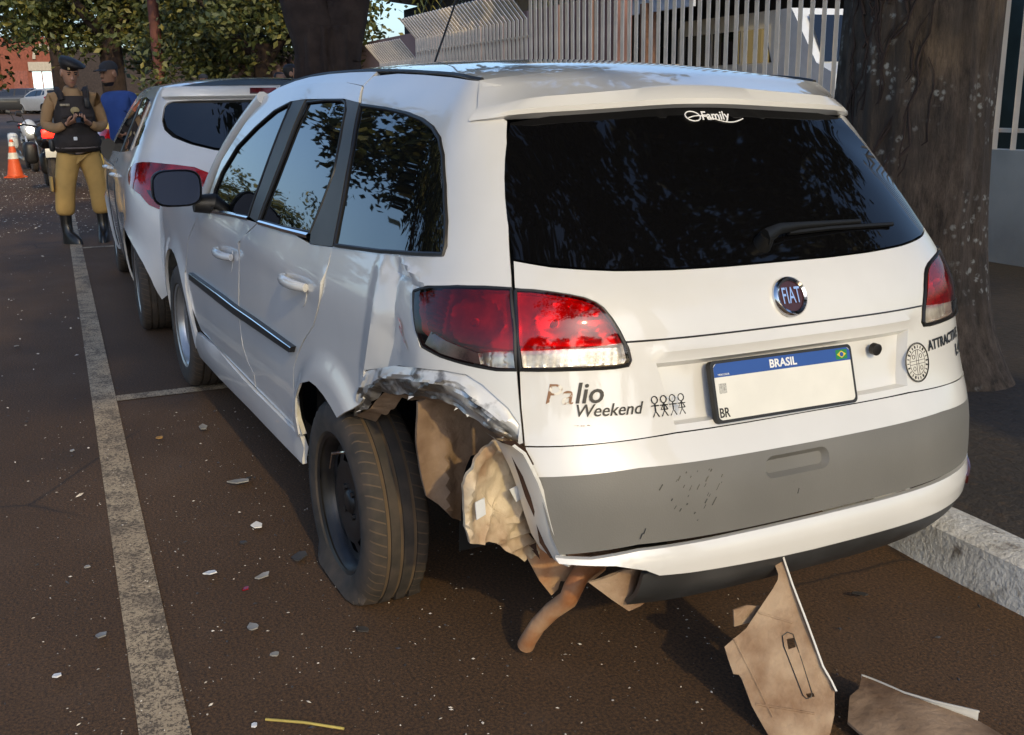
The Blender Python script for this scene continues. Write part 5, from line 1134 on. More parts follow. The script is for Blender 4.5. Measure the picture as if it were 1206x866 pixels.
SH=[(2.61,1.05,.05,M_shard,'grey plastic sliver on the road below the front door','plastic shard'),(1.88,1.02,.055,M_shard,'large pale plastic shard on the road beside the rear door','plastic shard'),
(1.44,1.03,.042,M_whiteprint,'white chipped paint flake on the road level with the rear wheel arch','paint flake'),(1.14,1.217,.035,M_whiteprint,'white flake with a red edge on the road left of the flat wheel','paint flake'),
(1.05,1.08,.038,M_shard,'pale folded shard on the road left of the flat tyre','plastic shard'),(.754,1.16,.036,M_shard,'clear shard on the road in front of the flat wheel, second from the bottom','plastic shard'),
(.59,1.134,.022,M_shard,'small clear splinter lowest of the shards left of the tailpipe','plastic shard'),(.877,1.53,.034,M_shard,'pale shard on the left of the white line','plastic shard'),
(.71,1.636,.024,M_whiteprint,'small white chip at the lower left of the road','paint flake'),(1.14,.957,.05,M_dshard,'dark shard lying against the flat tyre','plastic shard'),
(2.55,1.233,.032,M_leaf,'yellow dry leaf on the road between line and car','leaf'),(1.34,1.55,.016,M_shard,'tiny pale chip left of the white line beside the rear wheel','plastic shard'),
(.30,1.235,.016,M_whiteprint,'tiny white chip near the yellow stalk','paint flake'),(1.32,1.095,.02,M_dshard,'small dark chip beside the white flake','plastic shard'),(2.53,1.57,.018,M_shard,'small pale sliver left of the white line by the front door','plastic shard'),
(.235,-.40,.036,M_dshard,'curved grey fragment on the road behind the bumper near the kerb','bumper fragment'),(.99,1.14,.018,M_red,'dark red lens splinter on the road left of the flat wheel','lens splinter'),(4.7,1.83,.03,M_shard,'pale sliver far left on the road before the second car','plastic shard'),
(.62,.90,.03,M_dshard,'dark chip on the road between flat tyre and tailpipe','plastic shard'),(1.9,.98,.02,M_dshard,'dark splinter touching the large pale shard','plastic shard')]
for i,(x,y,r,m_,lab,cat) in enumerate(SH): shard(cat.replace(' ','_'),lab,cat,x,y,r,m_,100+i,rot=i*1.3)
sk=MB(); sk.tube([(.325,1.206,.008),(.27,1.13,.012),(.216,1.054,.008)],.0032,6); o=sk.build('yellow_stalk',mat('yellow_stalk',(.42,.33,.08),rough=.6,var=.2)); tag(o,'thin yellow stalk lying on the road at the bottom edge','stalk')
def litter(name,n,area,smin,smax,m,seed):
    rr=random.Random(seed); mb=MB()
    for k in range(n):
        x=area[0]+(area[1]-area[0])*rr.random()**area[4]; y=rr.uniform(area[2],area[3]); s=rr.uniform(smin,smax)*(1 if rr.random()<.85 else 2); a=rr.uniform(0,PI); z=road_z(x)+.006
        u=Vector((math.cos(a),math.sin(a),rr.uniform(-.3,.3)))*s; w=Vector((-math.sin(a),math.cos(a),rr.uniform(-.3,.3)))*s*rr.uniform(.3,.8); c=Vector((x,y,z+s*.3)); h=Vector((0,0,s*.35))
        mb.add([c-u,c-w,c+u,c+w,c+h],[(0,1,4),(1,2,4),(2,3,4),(3,0,4)])
    return mb.build(name,m,None,smooth=0,kind='stuff')
M_glassbit=mat('crushed_glass',(.62,.56,.48),rough=.25,var=.3,scale=50)
litter('crushed_glass',1500,(-.9,3.0,-.1,1.7,1.2),.0012,.0038,M_glassbit,1)
litter('crushed_glass',160,(1.5,9,1.4,3.2,1.0),.004,.009,M_glassbit,2)
litter('crushed_glass',1800,(10.5,24,.9,3.0,1.0),.004,.011,M_glassbit,3)
litter('gravel',900,(-.9,3.5,-.7,2.2,1.2),.002,.005,M_dshard,4)
# fallen bumper pieces
P1=[(.010,.070,.326),(.006,.060,.328),(-.020,.063,.299),(-.051,.066,.264),(-.113,.069,.197),(-.176,.073,.126),(-.202,.069,.103),(-.217,.068,.087),(-.242,.087,.05),(-.257,.108,.02),(-.264,.128,.003),(-.219,.211,.003),(-.204,.224,.008),(-.149,.234,.057),(-.108,.234,.101),(-.1,.236,.108),(-.093,.246,.109),(-.072,.245,.132),(-.052,.243,.154),(-.053,.219,.169),(-.053,.187,.187),(-.047,.159,.212),(-.04,.131,.235),(-.035,.107,.256),(-.029,.088,.274),(-.022,.082,.284),(-.002,.080,.306)]
nP=Vector((-.669,.388,.634)).normalized(); o0=Vector(P1[0]); uP=(Vector(P1[10])-o0); uP=(uP-nP*uP.dot(nP)).normalized(); vP=nP.cross(uP)
def toP(p): d=Vector(p)-o0; return (d.dot(uP),d.dot(vP))
def plP(a,b_,off=0): return o0+uP*a+vP*b_+nP*off
poly=[toP(p) for p in P1]; wmax=max(abs(p[1]) for p in poly)
rp1=thing('bumper_piece','clay stained broken bumper piece standing on its end against the rear bumper','bumper piece',(0,0,0))
slot=[toP(p) for p in [(-.1,.123,.177),(-.101,.11,.184),(-.109,.101,.18),(-.123,.103,.166),(-.195,.111,.084),(-.199,.117,.076),(-.196,.127,.074),(-.189,.131,.079),(-.114,.129,.159)]]
h1=[toP(p) for p in [(-.108,.117,.172),(-.114,.101,.175),(-.127,.106,.159),(-.122,.122,.154)]]; h2=[toP(p) for p in [(-.19,.124,.082),(-.196,.108,.084),(-.202,.109,.078),(-.196,.123,.076)]]
def reld(a,b_): return .006*noise.noise(Vector((a*9,b_*9,0)))+.0015*noise.noise(Vector((a*50,b_*50,0)))
sh=panel('shell',poly,M_clay,plP,rp1,step=.014,holes=[h1,h2],disp=reld,thick=.007)
MB().tube([plP(a,b_,reld(a,b_)+.001) for a,b_ in slot+[slot[0]]],.0013,5,cap=False).build('slot_outline',M_black,rp1)
for q0,q1 in (((-.052,.219,.169),(-.176,.20,.035)),((-.047,.150,.215),(-.09,.09,.195)),((-.149,.225,.06),(-.215,.12,.045))):
    a0,b0=toP(q0); a1,b1=toP(q1); MB().tube([plP(a0+(a1-a0)*t,b0+(b1-b0)*t,reld(a0+(a1-a0)*t,b0+(b1-b0)*t)) for t in [k/10 for k in range(11)]],.0028,6).build('rib',M_clay,rp1)
edge=[toP(p) for p in P1[0:8]]
mb=MB(); mb.grid([[plP(a,b_,.004),plP(a,b_,.011),plP(a,b_,.011)+vP*0.004*(1 if edge[3][1]>poly[18][1] else -1),plP(a,b_,-.02)+vP*.006] for a,b_ in edge]); mb.build('white_edge',M_dusty,rp1,smooth=60)
mb=MB(); mb.grid([[plP(a,b_,-.004),plP(a,b_,-.05)+uP*.01] for a,b_ in densify([toP(p) for p in P1[4:11]],.02,False)]); mb.build('folded_side',M_valance,rp1,smooth=60)
MB().prism([(-.075,-.01),(.022,-.012),(.026,.03),(-.01,.034),(-.06,.02)],0,.004,lambda a,b_,h:Vector((-.022+h,.175+a,.19+b_))).build('broken_tab',M_clay,rp1,smooth=0)
p2=thing('bumper_piece','curved brown bumper piece lying at the bottom edge of the photo','bumper piece',(0,0,0))
Q=[(-.185,-.029),(-.149,-.069),(-.175,-.081),(-.215,-.095),(-.245,-.104),(-.299,-.138),(-.37,-.196),(-.50,-.25),(-.55,-.02),(-.40,.06),(-.253,.059),(-.195,.005)]
cx2=-.30; panel('shell',Q,M_mud,lambda a,b_,off=0:Vector((a,b_,.035+.05*(1-((b_+.07)/.12)**2)*.4+off)),p2,step=.02,disp=lambda a,b_:.004*noise.noise(Vector((a*20,b_*20,0))),thick=.006)
mb=MB(); mb.grid([[Vector((x,y,.055)),Vector((x,y,.058)),Vector((x+.006,y-.004,.056)),Vector((x+.008,y-.006,.004))] for x,y in densify(Q[1:7],.02,False)]); mb.build('white_edge',M_dusty,p2,smooth=60)
# ------------------------------------------------------------------ second white car
B2=Belt([(.2,.775),(.35,.81),(.6,.83),(.8,.83),(.92,.815),(1.02,.775),(1.2,.69),(1.35,.615),(1.42,.58),(1.48,.53)],
        [(.2,.12),(.35,.03),(.5,0),(.7,.015),(.85,.05),(.95,.10),(1.05,.17),(1.2,.30),(1.35,.42),(1.42,.46),(1.48,.50)],
        .75,3.2,lambda X:(1-.012*(X-1.7)**2 if X<1.7 else 1-.004*(X-1.7))-(.05*(X-2.9)**2 if X>2.9 else 0))
def hatch(name,label,loc,rz,paint,group=None,det=True):
    t=thing(name,label,'car',loc,(0,0,rz),group); mi=B2.mir; P=lambda nm,poly,m,**k: panel(nm,poly,m,B2,t,**k)
    both=lambda nm,poly,m,**k:(P(nm,poly,m,**k),P(nm,[mi(p) for p in poly],m,**k))
    half=[(.12,1.359),(.348,1.359),(.455,1.354),(.486,1.344),(.491,1.327),(.456,1.272),(.403,1.218),(.334,1.177),(.23,1.135),(.108,1.103),(-.02,1.086),(-.25,1.075)]
    P('rear_window',half+[mi(p) for p in reversed(half[:-1])],M_glass,off=.003,step=.08)
    side=[(.60,1.12),(.62,1.22),(.72,1.33),(.9,1.375),(1.25,1.395),(1.7,1.385),(2.1,1.33),(2.45,1.20),(2.75,1.03),(2.5,1.02),(1.6,1.04),(.9,1.075)]
    rimz=lambda x:crom([(.5,1.44),(.8,1.455),(1.4,1.46),(1.9,1.43),(2.3,1.34),(2.6,1.21),(2.85,1.06)],x)
    arch=lambda cx:[(cx+.335*math.cos(a),.30+.335*math.sin(a)) for a in [PI*k/12 for k in range(13)]]
    lamp_=[(.60,.985),(.52,1.018),(.452,1.028),(.389,1.028),(.328,1.022),(.264,1.015),(.175,1.0),(.09,.96),(.10,.80),(.118,.777),(.173,.748),(.262,.765),(.346,.80),(.404,.855),(.52,.90)]
    body=[(-.25,.33),(.30,.30),(.36,.26)]+list(reversed(arch(.70)))+[(1.06,.22),(2.5,.22),(2.86,.24)]+list(reversed(arch(3.21)))+[(3.56,.25),(3.6,.78),(3.2,.93),(2.80,1.00)]+[(x,rimz(x)) for x in (2.8,2.6,2.4,2.2,2.0,1.7,1.4,1.1,.8,.6)]+[(.52,1.44),(.3,1.44),(-.25,1.44)]
    W1=[(-.25,1.063)]+[(a+(.012 if a>.3 else 0),b_-.012 if b_<1.3 else b_+.010) for a,b_ in reversed(half[:-1])]+[(-.25,1.37)]
    def d(a,b_):
        return .010*math.exp(-((b_-.92)/.03)**2)*smoothstep(.6,.9,a)-.006*math.exp(-((b_-.60)/.025)**2)*smoothstep(.4,.0,a)+.018*(1-smoothstep(0,.16,min(math.hypot((a-.70)/.335,(b_-.3)/.335),math.hypot((a-3.21)/.335,(b_-.3)/.335))-1))
    for f in ((lambda l:l),(lambda l:[mi(p) for p in l])):
        fl=(lambda a,b_:d(a,b_)) if f([(9,1)])[0][0]==9 else (lambda a,b_:d(2*B2.c-a,b_))
        P('body_side',f(body),paint,step=.05,holes=[f(side),f([(a if a>-.24 else -.2499,b_) for a,b_ in W1][1:-1]+[(-.2495,1.37),(-.2495,1.063)])],disp=fl,thick=.01)
        P('side_window',f(side),M_glass,off=-.002,step=.08)
        P('window_pillar',f([(1.50,1.045),(1.60,1.042),(1.55,1.385),(1.47,1.387)]),M_black,off=.002,step=.08)
        P('window_pillar',f([(.86,1.08),(.95,1.073),(.92,1.37),(.86,1.36)]),paint,off=.003,step=.08)
        a=P('tail_lamp',f(lamp_),M_red,off=.008,step=.03,thick=.02)
        P('clear_lens',f([(.366,.881),(.301,.869),(.156,.841),(.13,.825),(.173,.794),(.262,.804),(.331,.834)]),M_smoke,a and t if False else t,off=.011,step=.03) if False else panel('clear_lens',f([(.366,.881),(.301,.869),(.156,.841),(.13,.825),(.173,.794),(.262,.804),(.331,.834)]),M_smoke,B2,a,off=.011,step=.03)
    us_=[.72-.06*i for i in range(33)]
    MB().grid([[B2(u,z,-.04) for u in us_] for z in [.35+.06*k for k in range(18)]]).build('shade_shell',M_dark,t,smooth=0)  # near-black backing painted for the shade behind the openings
    # roof
    def rf(x,q): 
        p=B2.raw(x,rimz(x)); xx=p.x+(x-.08-p.x)*(1-q*q) if x<.75 else x+.06*(1-q*q)*smoothstep(1.8,2.8,x)
        return Vector((xx,q*p.y,p.z+.045*(1-abs(q)**2.3)))
    MB().grid([[rf(.52+1.6*i/18,-1+j/10) for j in range(21)] for i in range(19)]).build('roof',paint,t,smooth=60)
    MB().grid([[rf(2.12+.72*i/8,-1+j/10) for j in range(21)] for i in range(9)]).build('windscreen',M_glass,t,smooth=60)
    # spoiler lip and third brake lamp
    us=[.52-.05*i for i in range(31)]; us=[max(u,2*B2.c-.52) for u in us]
    MB().grid([[B2(u,z,o) for u in us] for z,o in ((1.372,.002),(1.375,.035),(1.40,.045),(1.425,.035),(1.45,.0))]).build('roof_spoiler',paint,t,smooth=45)
    P('brake_lamp',[(-.09,1.410),(-.09,1.382),(-.41,1.382),(-.41,1.410)],M_reddark,off=.050,step=.05)
    if det:
        P('boot_seam',[(.10,.78),(.10,.775),(-.60,.775),(-.60,.78)],M_black,off=.002,step=.05,thick=.004)
        pp=P('number_plate',[(-.05,.70),(-.05,.58),(-.45,.58),(-.45,.70)],M_platewhite,off=.012,step=.06)
        for x0 in (1.45,2.45):
            for f in ((lambda p:p),mi): MB().tube([B2(*f((x0-.22*k/6,.90+.01*k/6)),.012+.025*math.sin(PI*k/6)) for k in range(7)],.013,8).build('door_handle',paint,t)
        for f in ((lambda p:p),mi):
            for x0 in (1.58,2.62): MB().tube([B2(*f((x0-.03*math.sin(z*4),z)),.0015) for z in [.30+.07*k for k in range(11)]],.003,4).build('door_gap',M_black,t)
        for sg in (1,-1): MB().loft([[Vector((2.46+x,sg*.80+w*.5*math.cos(a),1.03+h*math.sin(a))) for a in [2*PI*k/16 for k in range(16)]] for x,w,h in ((.12,.04,.04),(.08,.10,.07),(0,.115,.08))]).tube([(2.50,sg*.80,1.0),(2.5,sg*.72,1.0)],.03,8).build('door_mirror',M_black,t)
    # nose and bonnet
    def ns(a,z):
        fz=crom([(.2,3.86),(.4,3.92),(.6,3.90),(.72,3.84)],z); W=crom(B2.WT,z)*B2.fac(3.6); c,s=math.cos(a),math.sin(a); r=((abs(c)/(fz-3.6))**2.5+(abs(s)/W)**2.5)**(-.4); return Vector((3.6+r*c,r*s,z))
    MB().grid([[ns(-PI/2+PI*j/20,.22+.52*i/8) for j in range(21)] for i in range(9)]).build('front_bumper',paint,t,smooth=60)
    MB().grid([[Vector((2.8+.95*i/8+.06*(1-(j/8-1)**2),(j/8-1)*.80*B2.fac(2.8+.8*i/8),1.0-.24*(i/8)**1.6+.06*(1-(j/8-1)**2))) for j in range(17)] for i in range(9)]).build('bonnet',paint,t,smooth=60)
    for sg in (1,-1): MB().loft([[Vector((3.74+x,sg*(.60)+w*math.cos(a),.70+h*math.sin(a))) for a in [2*PI*k/14 for k in range(14)]] for x,w,h in ((0,.16,.08),(.08,.14,.07),(.10,.06,.03))]).build('headlight',M_clear,t)
    MB().box((1.9,0,.34),(2.9,1.40,.12)).box((1.9,0,.62),(1.9,1.3,.5)).build('underbody',M_dark,t)
    for x in (.70,3.21):
        for sg in (1,-1): wheel(t,(x,sg*.71,.298),.298,.18,sg,'spoke',M_silver)
    return t
hatch('parked_car','white hatchback touching the nose of the crashed car, its left flank catching warm light',(4.22,.33,0),0.0,M_white)
M_cream=mat('yellow_lit_car_paint',(.62,.42,.06),rough=.35,coat=1,var=.03)  # warm light on the tail put into a yellow body colour
# cars farther along the street
y_=hatch('parked_car','yellow lit hatchback tail between the officer and the man in the blue shirt',(13.4,.36-.20,0),0,M_cream,det=False)
hatch('parked_car','dark hatchback parked far down the street at the left',(70,1.75,road_z(70)),1.35,mat('dark_car_paint',(.015,.016,.018),rough=.3,coat=1,var=0),det=False)
hatch('parked_car','small white hatchback beside the dark one far down the street',(67,.85,road_z(67)),.5,mat('dim_lit_white_paint',(.36,.36,.36),rough=.4,coat=.5,var=.05),det=False)  # white darkened to put the dim far light into the paint
hatch('parked_car','dark red car at the far left edge of the photo',(71,3.5,road_z(71)),1.5,mat('dark_red_car_paint',(.07,.012,.010),rough=.3,coat=1,var=0),det=False)
# ------------------------------------------------------------------ traffic cone
M_cone=mat('cone_orange',(.75,.10,.015),rough=.5,var=.06); M_refl=mat('cone_band',(.72,.66,.52),rough=.4,var=.05)
cone=thing('traffic_cone','orange traffic cone with a pale band standing on the road at the far left','traffic cone',(21.0,2.27,.0))
MB().lathe([(.0,.21),(.025,.21),(.03,.17),(.05,.155)],4,axis='Z').build('base',M_cone,cone,smooth=0)
MB().lathe([(.03,.150),(.40,.088),(.42,.085),(.55,.062),(.70,.035),(.72,.030),(.73,.02)],24,axis='Z').build('cone_body',M_cone,cone,smooth=60)
for z0,z1 in ((.36,.48),(.60,.68)): MB().lathe([(z0,.150-.165*(z0-.03)+.004),(z1,.150-.165*(z1-.03)+.004)],24,axis='Z',closed=True).build('band',M_refl,cone,smooth=60)
# ------------------------------------------------------------------ people
M_skin=mat('skin_tan',(.36,.19,.12),rough=.55,var=.08,scale=20); M_skin2=mat('skin_brown',(.22,.115,.07),rough=.55,var=.08,scale=20)
M_hair=mat('dark_hair',(.012,.009,.008),rough=.6,var=.3); M_khaki=mat('khaki_shirt',(.30,.185,.09),rough=.9,var=.10,scale=6,bump=.25,bscale=14)
M_trous=mat('lit_khaki_trousers',(.42,.26,.08),rough=.9,var=.12,scale=5,bump=.35,bscale=12); M_vest=mat('black_vest',(.020,.014,.012),rough=.8,var=.35,scale=9,bump=.3,bscale=30)  # trousers brighter than the shirt, lamp glow on the legs put in the colour
M_boot=mat('black_boot',(.010,.009,.008),rough=.3,var=.2); M_blue=mat('blue_shirt',(.025,.065,.25),rough=.85,var=.12,scale=5,bump=.2,bscale=14); M_jean=mat('dark_trousers',(.02,.022,.03),rough=.9,var=.2)
M_eye=mat('eye_dark',(.01,.008,.007),rough=.2,var=0); M_lipm=mat('lip',(.28,.11,.08),rough=.5,var=0); M_whiteeye=mat('eye_white',(.6,.58,.55),rough=.3,var=0)
def skin_obj(name,verts,edges,m,parent,sub=2,root=0,wr=0):
    me=bpy.data.meshes.new(name); me.from_pydata([v[0] for v in verts],edges,[]); ob=bpy.data.objects.new(name,me); COL.objects.link(ob)
    md_=ob.modifiers.new('skin','SKIN'); md_.use_smooth_shade=True
    for i,v in enumerate(verts):
        r=v[1]; me.skin_vertices[0].data[i].radius=(r,r) if not hasattr(r,'__len__') else r; me.skin_vertices[0].data[i].use_root=(i==root)
    s_=ob.modifiers.new('sub','SUBSURF'); s_.levels=sub; s_.render_levels=sub
    dg=bpy.context.evaluated_depsgraph_get(); m2=bpy.data.meshes.new_from_object(ob.evaluated_get(dg)); bpy.data.objects.remove(ob); bpy.data.meshes.remove(me)
    m2.materials.clear(); m2.shade_smooth()
    if wr:
        for v in m2.vertices:
            p=v.co; k=noise.noise(Vector((p.x*5,p.y*5,p.z*16)))*.6+noise.noise(Vector((p.x*9+p.z*7,p.y*9-p.z*5,p.z*9)))*.7; v.co=p+v.normal*wr*k; return link(name,m2,m,parent)
def head_rings(c,rot,s=1.0):
    """head shape: (height, front, back, half width) from chin to crown; faces -X before rotation"""
    tab=[(-.118,-.075,-.015,.026),(-.105,-.088,.0,.042),(-.08,-.092,.04,.056),(-.05,-.092,.06,.064),(-.02,-.090,.082,.071),(.01,-.090,.094,.075),(.04,-.092,.100,.077),(.07,-.088,.098,.075),(.095,-.070,.085,.064),(.115,-.040,.058,.044),(.123,-.008,.022,.016)]
    rings=[]
    for z,f,b_,w in tab:
        r=[]
        for k in range(28):
            a=2*PI*k/28; ca,sa=math.cos(a),math.sin(a); x=-(abs(f) if ca>0 else 0)*ca if ca>0 else -b_*ca
            y=w*sa
            if ca>.8 and -.05<z<.0: pass
            r.append(rot@(Vector((x,y,z))*s)+c)
        rings.append(r)
    return rings
def face(parent,c,rot,m,hairm,beard=False,s=1.0,hair='short'):
    mb=MB(); mb.loft(head_rings(c,rot,s))
    def T(p): return rot@(Vector(p)*s)+c
    mb.add([T(p) for p in ((-.088,0,.030),(-.100,0,.005),(-.118,0,-.022),(-.112,.016,-.028),(-.112,-.016,-.028),(-.088,.018,-.02),(-.088,-.018,-.02),(-.096,0,-.036))],[(0,5,1),(0,1,6),(1,5,3,2),(1,2,4,6),(2,3,7),(2,7,4),(3,5,7),(4,7,6)])
    for sg in (1,-1): mb.loft([[T((.005+dx+.028*math.cos(a)*q,sg*(.074+dy),.0+.036*math.sin(a)*q)) for a in [2*PI*k/10 for k in range(10)]] for dx,dy,q in ((0,-.006,1),(.004,.008,1),(.006,.012,.6))])
    h=mb.build('head',m,parent,smooth=70)
    for sg in (1,-1):
        MB().loft([[T((-.0865-x,sg*.031+.013*math.cos(a)*q,.018+.006*math.sin(a)*q)) for a in [2*PI*k/10 for k in range(10)]] for x,q in ((0,1),(.005,.8),(.007,.1))]).build('eye',M_eye,h)
        MB().tube([T((-.090,sg*.014,.034)),T((-.0935,sg*.030,.040)),T((-.085,sg*.050,.034))],[.004,.005,.003],6).build('eyebrow',M_hair,h)
    MB().tube([T((-.088,-.026,-.062)),T((-.098,-.010,-.058)),T((-.100,0,-.060)),T((-.098,.010,-.058)),T((-.088,.026,-.062))],[.003,.006,.006,.006,.003],6).build('mouth',M_lipm,h)
    if beard:
        mb=MB(); rr=head_rings(c,rot,s*1.025); mb.loft([[p for k,p in enumerate(r) if k<=9 or k>=19 ] for r in [ [x for x in q[19:]+q[:10]] for q in rr[:4]]],cap=False,close=False) if False else mb.grid([q[21:]+q[:8] for q in rr[:3]]); mb.build('beard',M_hair,h,smooth=60)
    if hair=='short':
        rr=head_rings(c,rot,s*1.035); mb=MB(); mb.grid([ (q[8:21]) for q in rr[4:]]); mb.loft(rr[8:]); mb.build('hair',hairm,h,smooth=70)
    if hair=='long':
        rr=head_rings(c+Vector((0,0,.006)),rot,s*1.09); mb=MB(); mb.loft(rr[7:]); mb.grid([q[6:23] for q in rr[1:8]]); mb.build('hair',hairm,h,smooth=70)
    return h
def hand(parent,wrist,dirv,palmn,m,curl=.9,name='hand'):
    d=Vector(dirv).normalized(); n=Vector(palmn); n=(n-d*n.dot(d)).normalized(); sd_=d.cross(n); w=Vector(wrist); mb=MB()
    mb.loft([[w+d*t+sd_*(wd*math.cos(a))+n*(th*math.sin(a)) for a in [2*PI*k/12 for k in range(12)]] for t,wd,th in ((-.03,.026,.022),(0,.028,.020),(.03,.038,.018),(.07,.042,.016),(.085,.040,.013))])
    for k,(o,L) in enumerate(((.030,.066),(.010,.075),(-.010,.070),(-.029,.055))):
        p=w+d*.080+sd_*o; pts=[p]; a=0
        for q in (.42,.32,.26):
            a+=curl*(.55+.1*k*.3); pts.append(pts[-1]+(d*math.cos(a)+n*math.sin(a))*L*q)
        mb.tube(pts,[.0095,.009,.008,.006],7)
    p=w+d*.02+sd_*.034; mb.tube([p,p+d*.028+sd_*.018+n*.012,p+d*.055+sd_*.016+n*.028,p+d*.075+sd_*.006+n*.034],[.013,.012,.010,.007],7)
    return mb.build(name,m,parent,smooth=70)
def person(label,loc,rz,H=1.75,group=None): return thing('person',label,'person',loc,(0,0,rz),group)
def torso(parent,name,m,rows,cx=0):
    mb=MB(); mb.loft([[Vector((x0+dx*math.cos(a)*abs(math.cos(a))**-.25 if abs(math.cos(a))>1e-3 else x0,wy*math.copysign(abs(math.sin(a))**.8,math.sin(a)),z)) for a in [2*PI*k/28 for k in range(28)]] for z,x0,dx,wy in rows]); return mb.build(name,m,parent,smooth=70)
# officer: faces the camera (-X), head bent over the phone in both hands
po=person('police officer in black beret, vest and khaki uniform looking down at a phone',(9.66,1.29,0),.12)
V=[((0,0,.93),.12),((0,.10,.86),.10),((.0,.17,.52),.07),((.0,.19,.14),.035),((-.03,.19,.07),.02),((0,-.10,.86),.10),((.0,-.15,.52),.07),((.02,-.16,.14),.035),((-.02,-.165,.07),.02),((0,0,1.2),.125),((0,0,1.42),.10),((-.01,0,1.52),.055),((-.02,0,1.60),.05)]
E_=[(0,1),(1,2),(2,3),(3,4),(0,5),(5,6),(6,7),(7,8),(0,9),(9,10),(10,11),(11,12)]
sh_=[(.17,'l'),(-.17,'r')]
for sg in (1,-1):
    i=len(V); V+= [((0,sg*.19,1.43),.06),((.03,sg*.27,1.15),.045),((-.17,sg*.14,1.165),.038),((-.27,sg*.055,1.20),.028)]; E_+= [(10,i),(i,i+1),(i+1,i+2),(i+2,i+3)]
bd_=skin_obj('body',V,E_,M_skin,po)
# trousers
T_=[((0,0,.98),(.115,.15)),((.0,.10,.84),.125),((-.01,.155,.62),.108),((-.02,.175,.46),.098),((0,.185,.34),.104),((.0,.19,.27),.080),((0,-.10,.84),.125),((-.01,-.145,.62),.108),((-.02,-.155,.46),.098),((.01,-.16,.34),.104),((.015,-.16,.27),.080)]
tr_=skin_obj('trousers',T_,[(0,1),(1,2),(2,3),(3,4),(4,5),(0,6),(6,7),(7,8),(8,9),(9,10)],M_trous,po,sub=3,wr=.03)
for (x,y,a) in ((0,.19,.5),(.015,-.16,-.25)):
    R0_=Matrix.Rotation(a,3,'Z'); mb=MB(); mb.loft([[R0_@Vector((cx+dx*math.cos(t),wy*math.sin(t),z))+Vector((x,y,0)) for t in [2*PI*k/18 for k in range(18)]] for z,cx,dx,wy in ((.30,.0,.062,.058),(.20,.0,.056,.052),(.12,-.01,.062,.050),(.085,-.045,.105,.050),(.045,-.065,.135,.052),(.0,-.068,.140,.054))]); mb.build('boot',M_boot,po,smooth=60)
# shirt with sleeves
S_=[((0,0,1.0),(.12,.165)),((0,0,1.2),(.125,.17)),((0,0,1.40),(.105,.15)),((0,0,1.49),.07)]
E2=[(0,1),(1,2),(2,3)]
for sg in (1,-1):
    i=len(S_); S_+= [((0,sg*.185,1.42),.070),((.02,sg*.24,1.29),.062),((.03,sg*.265,1.16),.060),((-.10,sg*.20,1.13),.052),((-.19,sg*.125,1.165),.042)]; E2+= [(2,i),(i,i+1),(i+1,i+2),(i+2,i+3),(i+3,i+4)]
skin_obj('shirt',S_,E2,M_khaki,po,sub=3,wr=.024)
torso(po,'vest',M_vest,[(.96,0,.15,.185),(1.03,-.005,.165,.195),(1.15,-.005,.165,.195),(1.28,-.005,.165,.19),(1.36,0,.15,.17),(1.42,0,.135,.15),(1.44,0,.12,.14)])
for sg in (1,-1): MB().tube([(-.12,sg*.11,1.40),(-.10,sg*.12,1.46),(0,sg*.13,1.50),(.10,sg*.12,1.44)],.032,8,sy=1).build('vest_strap',M_vest,po,smooth=60)
MB().loft([[Vector((-.17+x,.01+.04*math.cos(a)*q,1.30+.036*math.sin(a)*q)) for a in [2*PI*k/14 for k in range(14)]] for x,q in ((.02,1),(-.012,1),(-.016,.8))]).build('badge',mat('worn_brass_badge',(.35,.27,.12),rough=.5,var=.3),po)
torso(po,'belt',M_vest,[(.90,0,.155,.195),(.93,-.01,.175,.215),(1.00,-.01,.185,.225),(1.06,-.005,.175,.21),(1.09,0,.16,.19)])
MB().tube([(-.19*math.cos(a)-.008,.225*math.sin(a),.955-.012*math.cos(a)) for a in [-1.2+.2*k for k in range(13)]],.008,6).build('belt_line',mat('grey_webbing',(.16,.13,.12),rough=.7),po)
MB().rbox((-.205,.04,1.035),(.02,.034,.034),.006).build('belt_tag',M_whiteprint,po)
MB().rbox((.02,-.235,.96),(.10,.06,.18),.02).build('holster',M_black,po); MB().rbox((.0,.235,.97),(.08,.05,.12),.02).build('pouch',M_black,po)
MB().loft([[Vector((-.012+r*math.cos(a)*1.05,r*math.sin(a),z+.02*math.cos(a))) for a in [2*PI*k/18 for k in range(18)]] for z,r in ((1.43,.105),(1.475,.085),(1.52,.068),(1.525,.062))]).build('collar',M_khaki,po,smooth=60)
hr=Matrix.Rotation(.10,3,'Z')@Matrix.Rotation(-.36,3,'Y')
hc=Vector((-.045,0,1.655)); hd=face(po,hc,hr,M_skin,M_hair,hair='short',s=1.0)
mb=MB(); 
def TB_(p): return hr@Vector(p)+hc
mb.loft([[TB_((x0+dx*math.cos(a),y0+wy*math.sin(a),z+tl*math.sin(a)+tf*math.cos(a))) for a in [2*PI*k/24 for k in range(24)]] for z,x0,y0,dx,wy,tl,tf in ((.052,.004,0,.098,.082,0,.0),(.078,.002,0,.104,.088,0,0),(.085,.0,-.018,.125,.115,.022,.0),(.108,.0,-.028,.128,.120,.034,0),(.128,.0,-.022,.11,.10,.03,0),(.140,.0,-.016,.06,.05,.014,0),(.143,0,-.016,.01,.01,.0,0))]); mb.build('beret',M_hair,hd,smooth=60)
MB().rbox(TB_((-.105,.035,.082)),(.012,.022,.028),.004).build('beret_badge',MATS['worn_brass_badge'],hd)
ph=thing('phone','black phone held in both hands by the police officer','phone',(0,0,0)); 
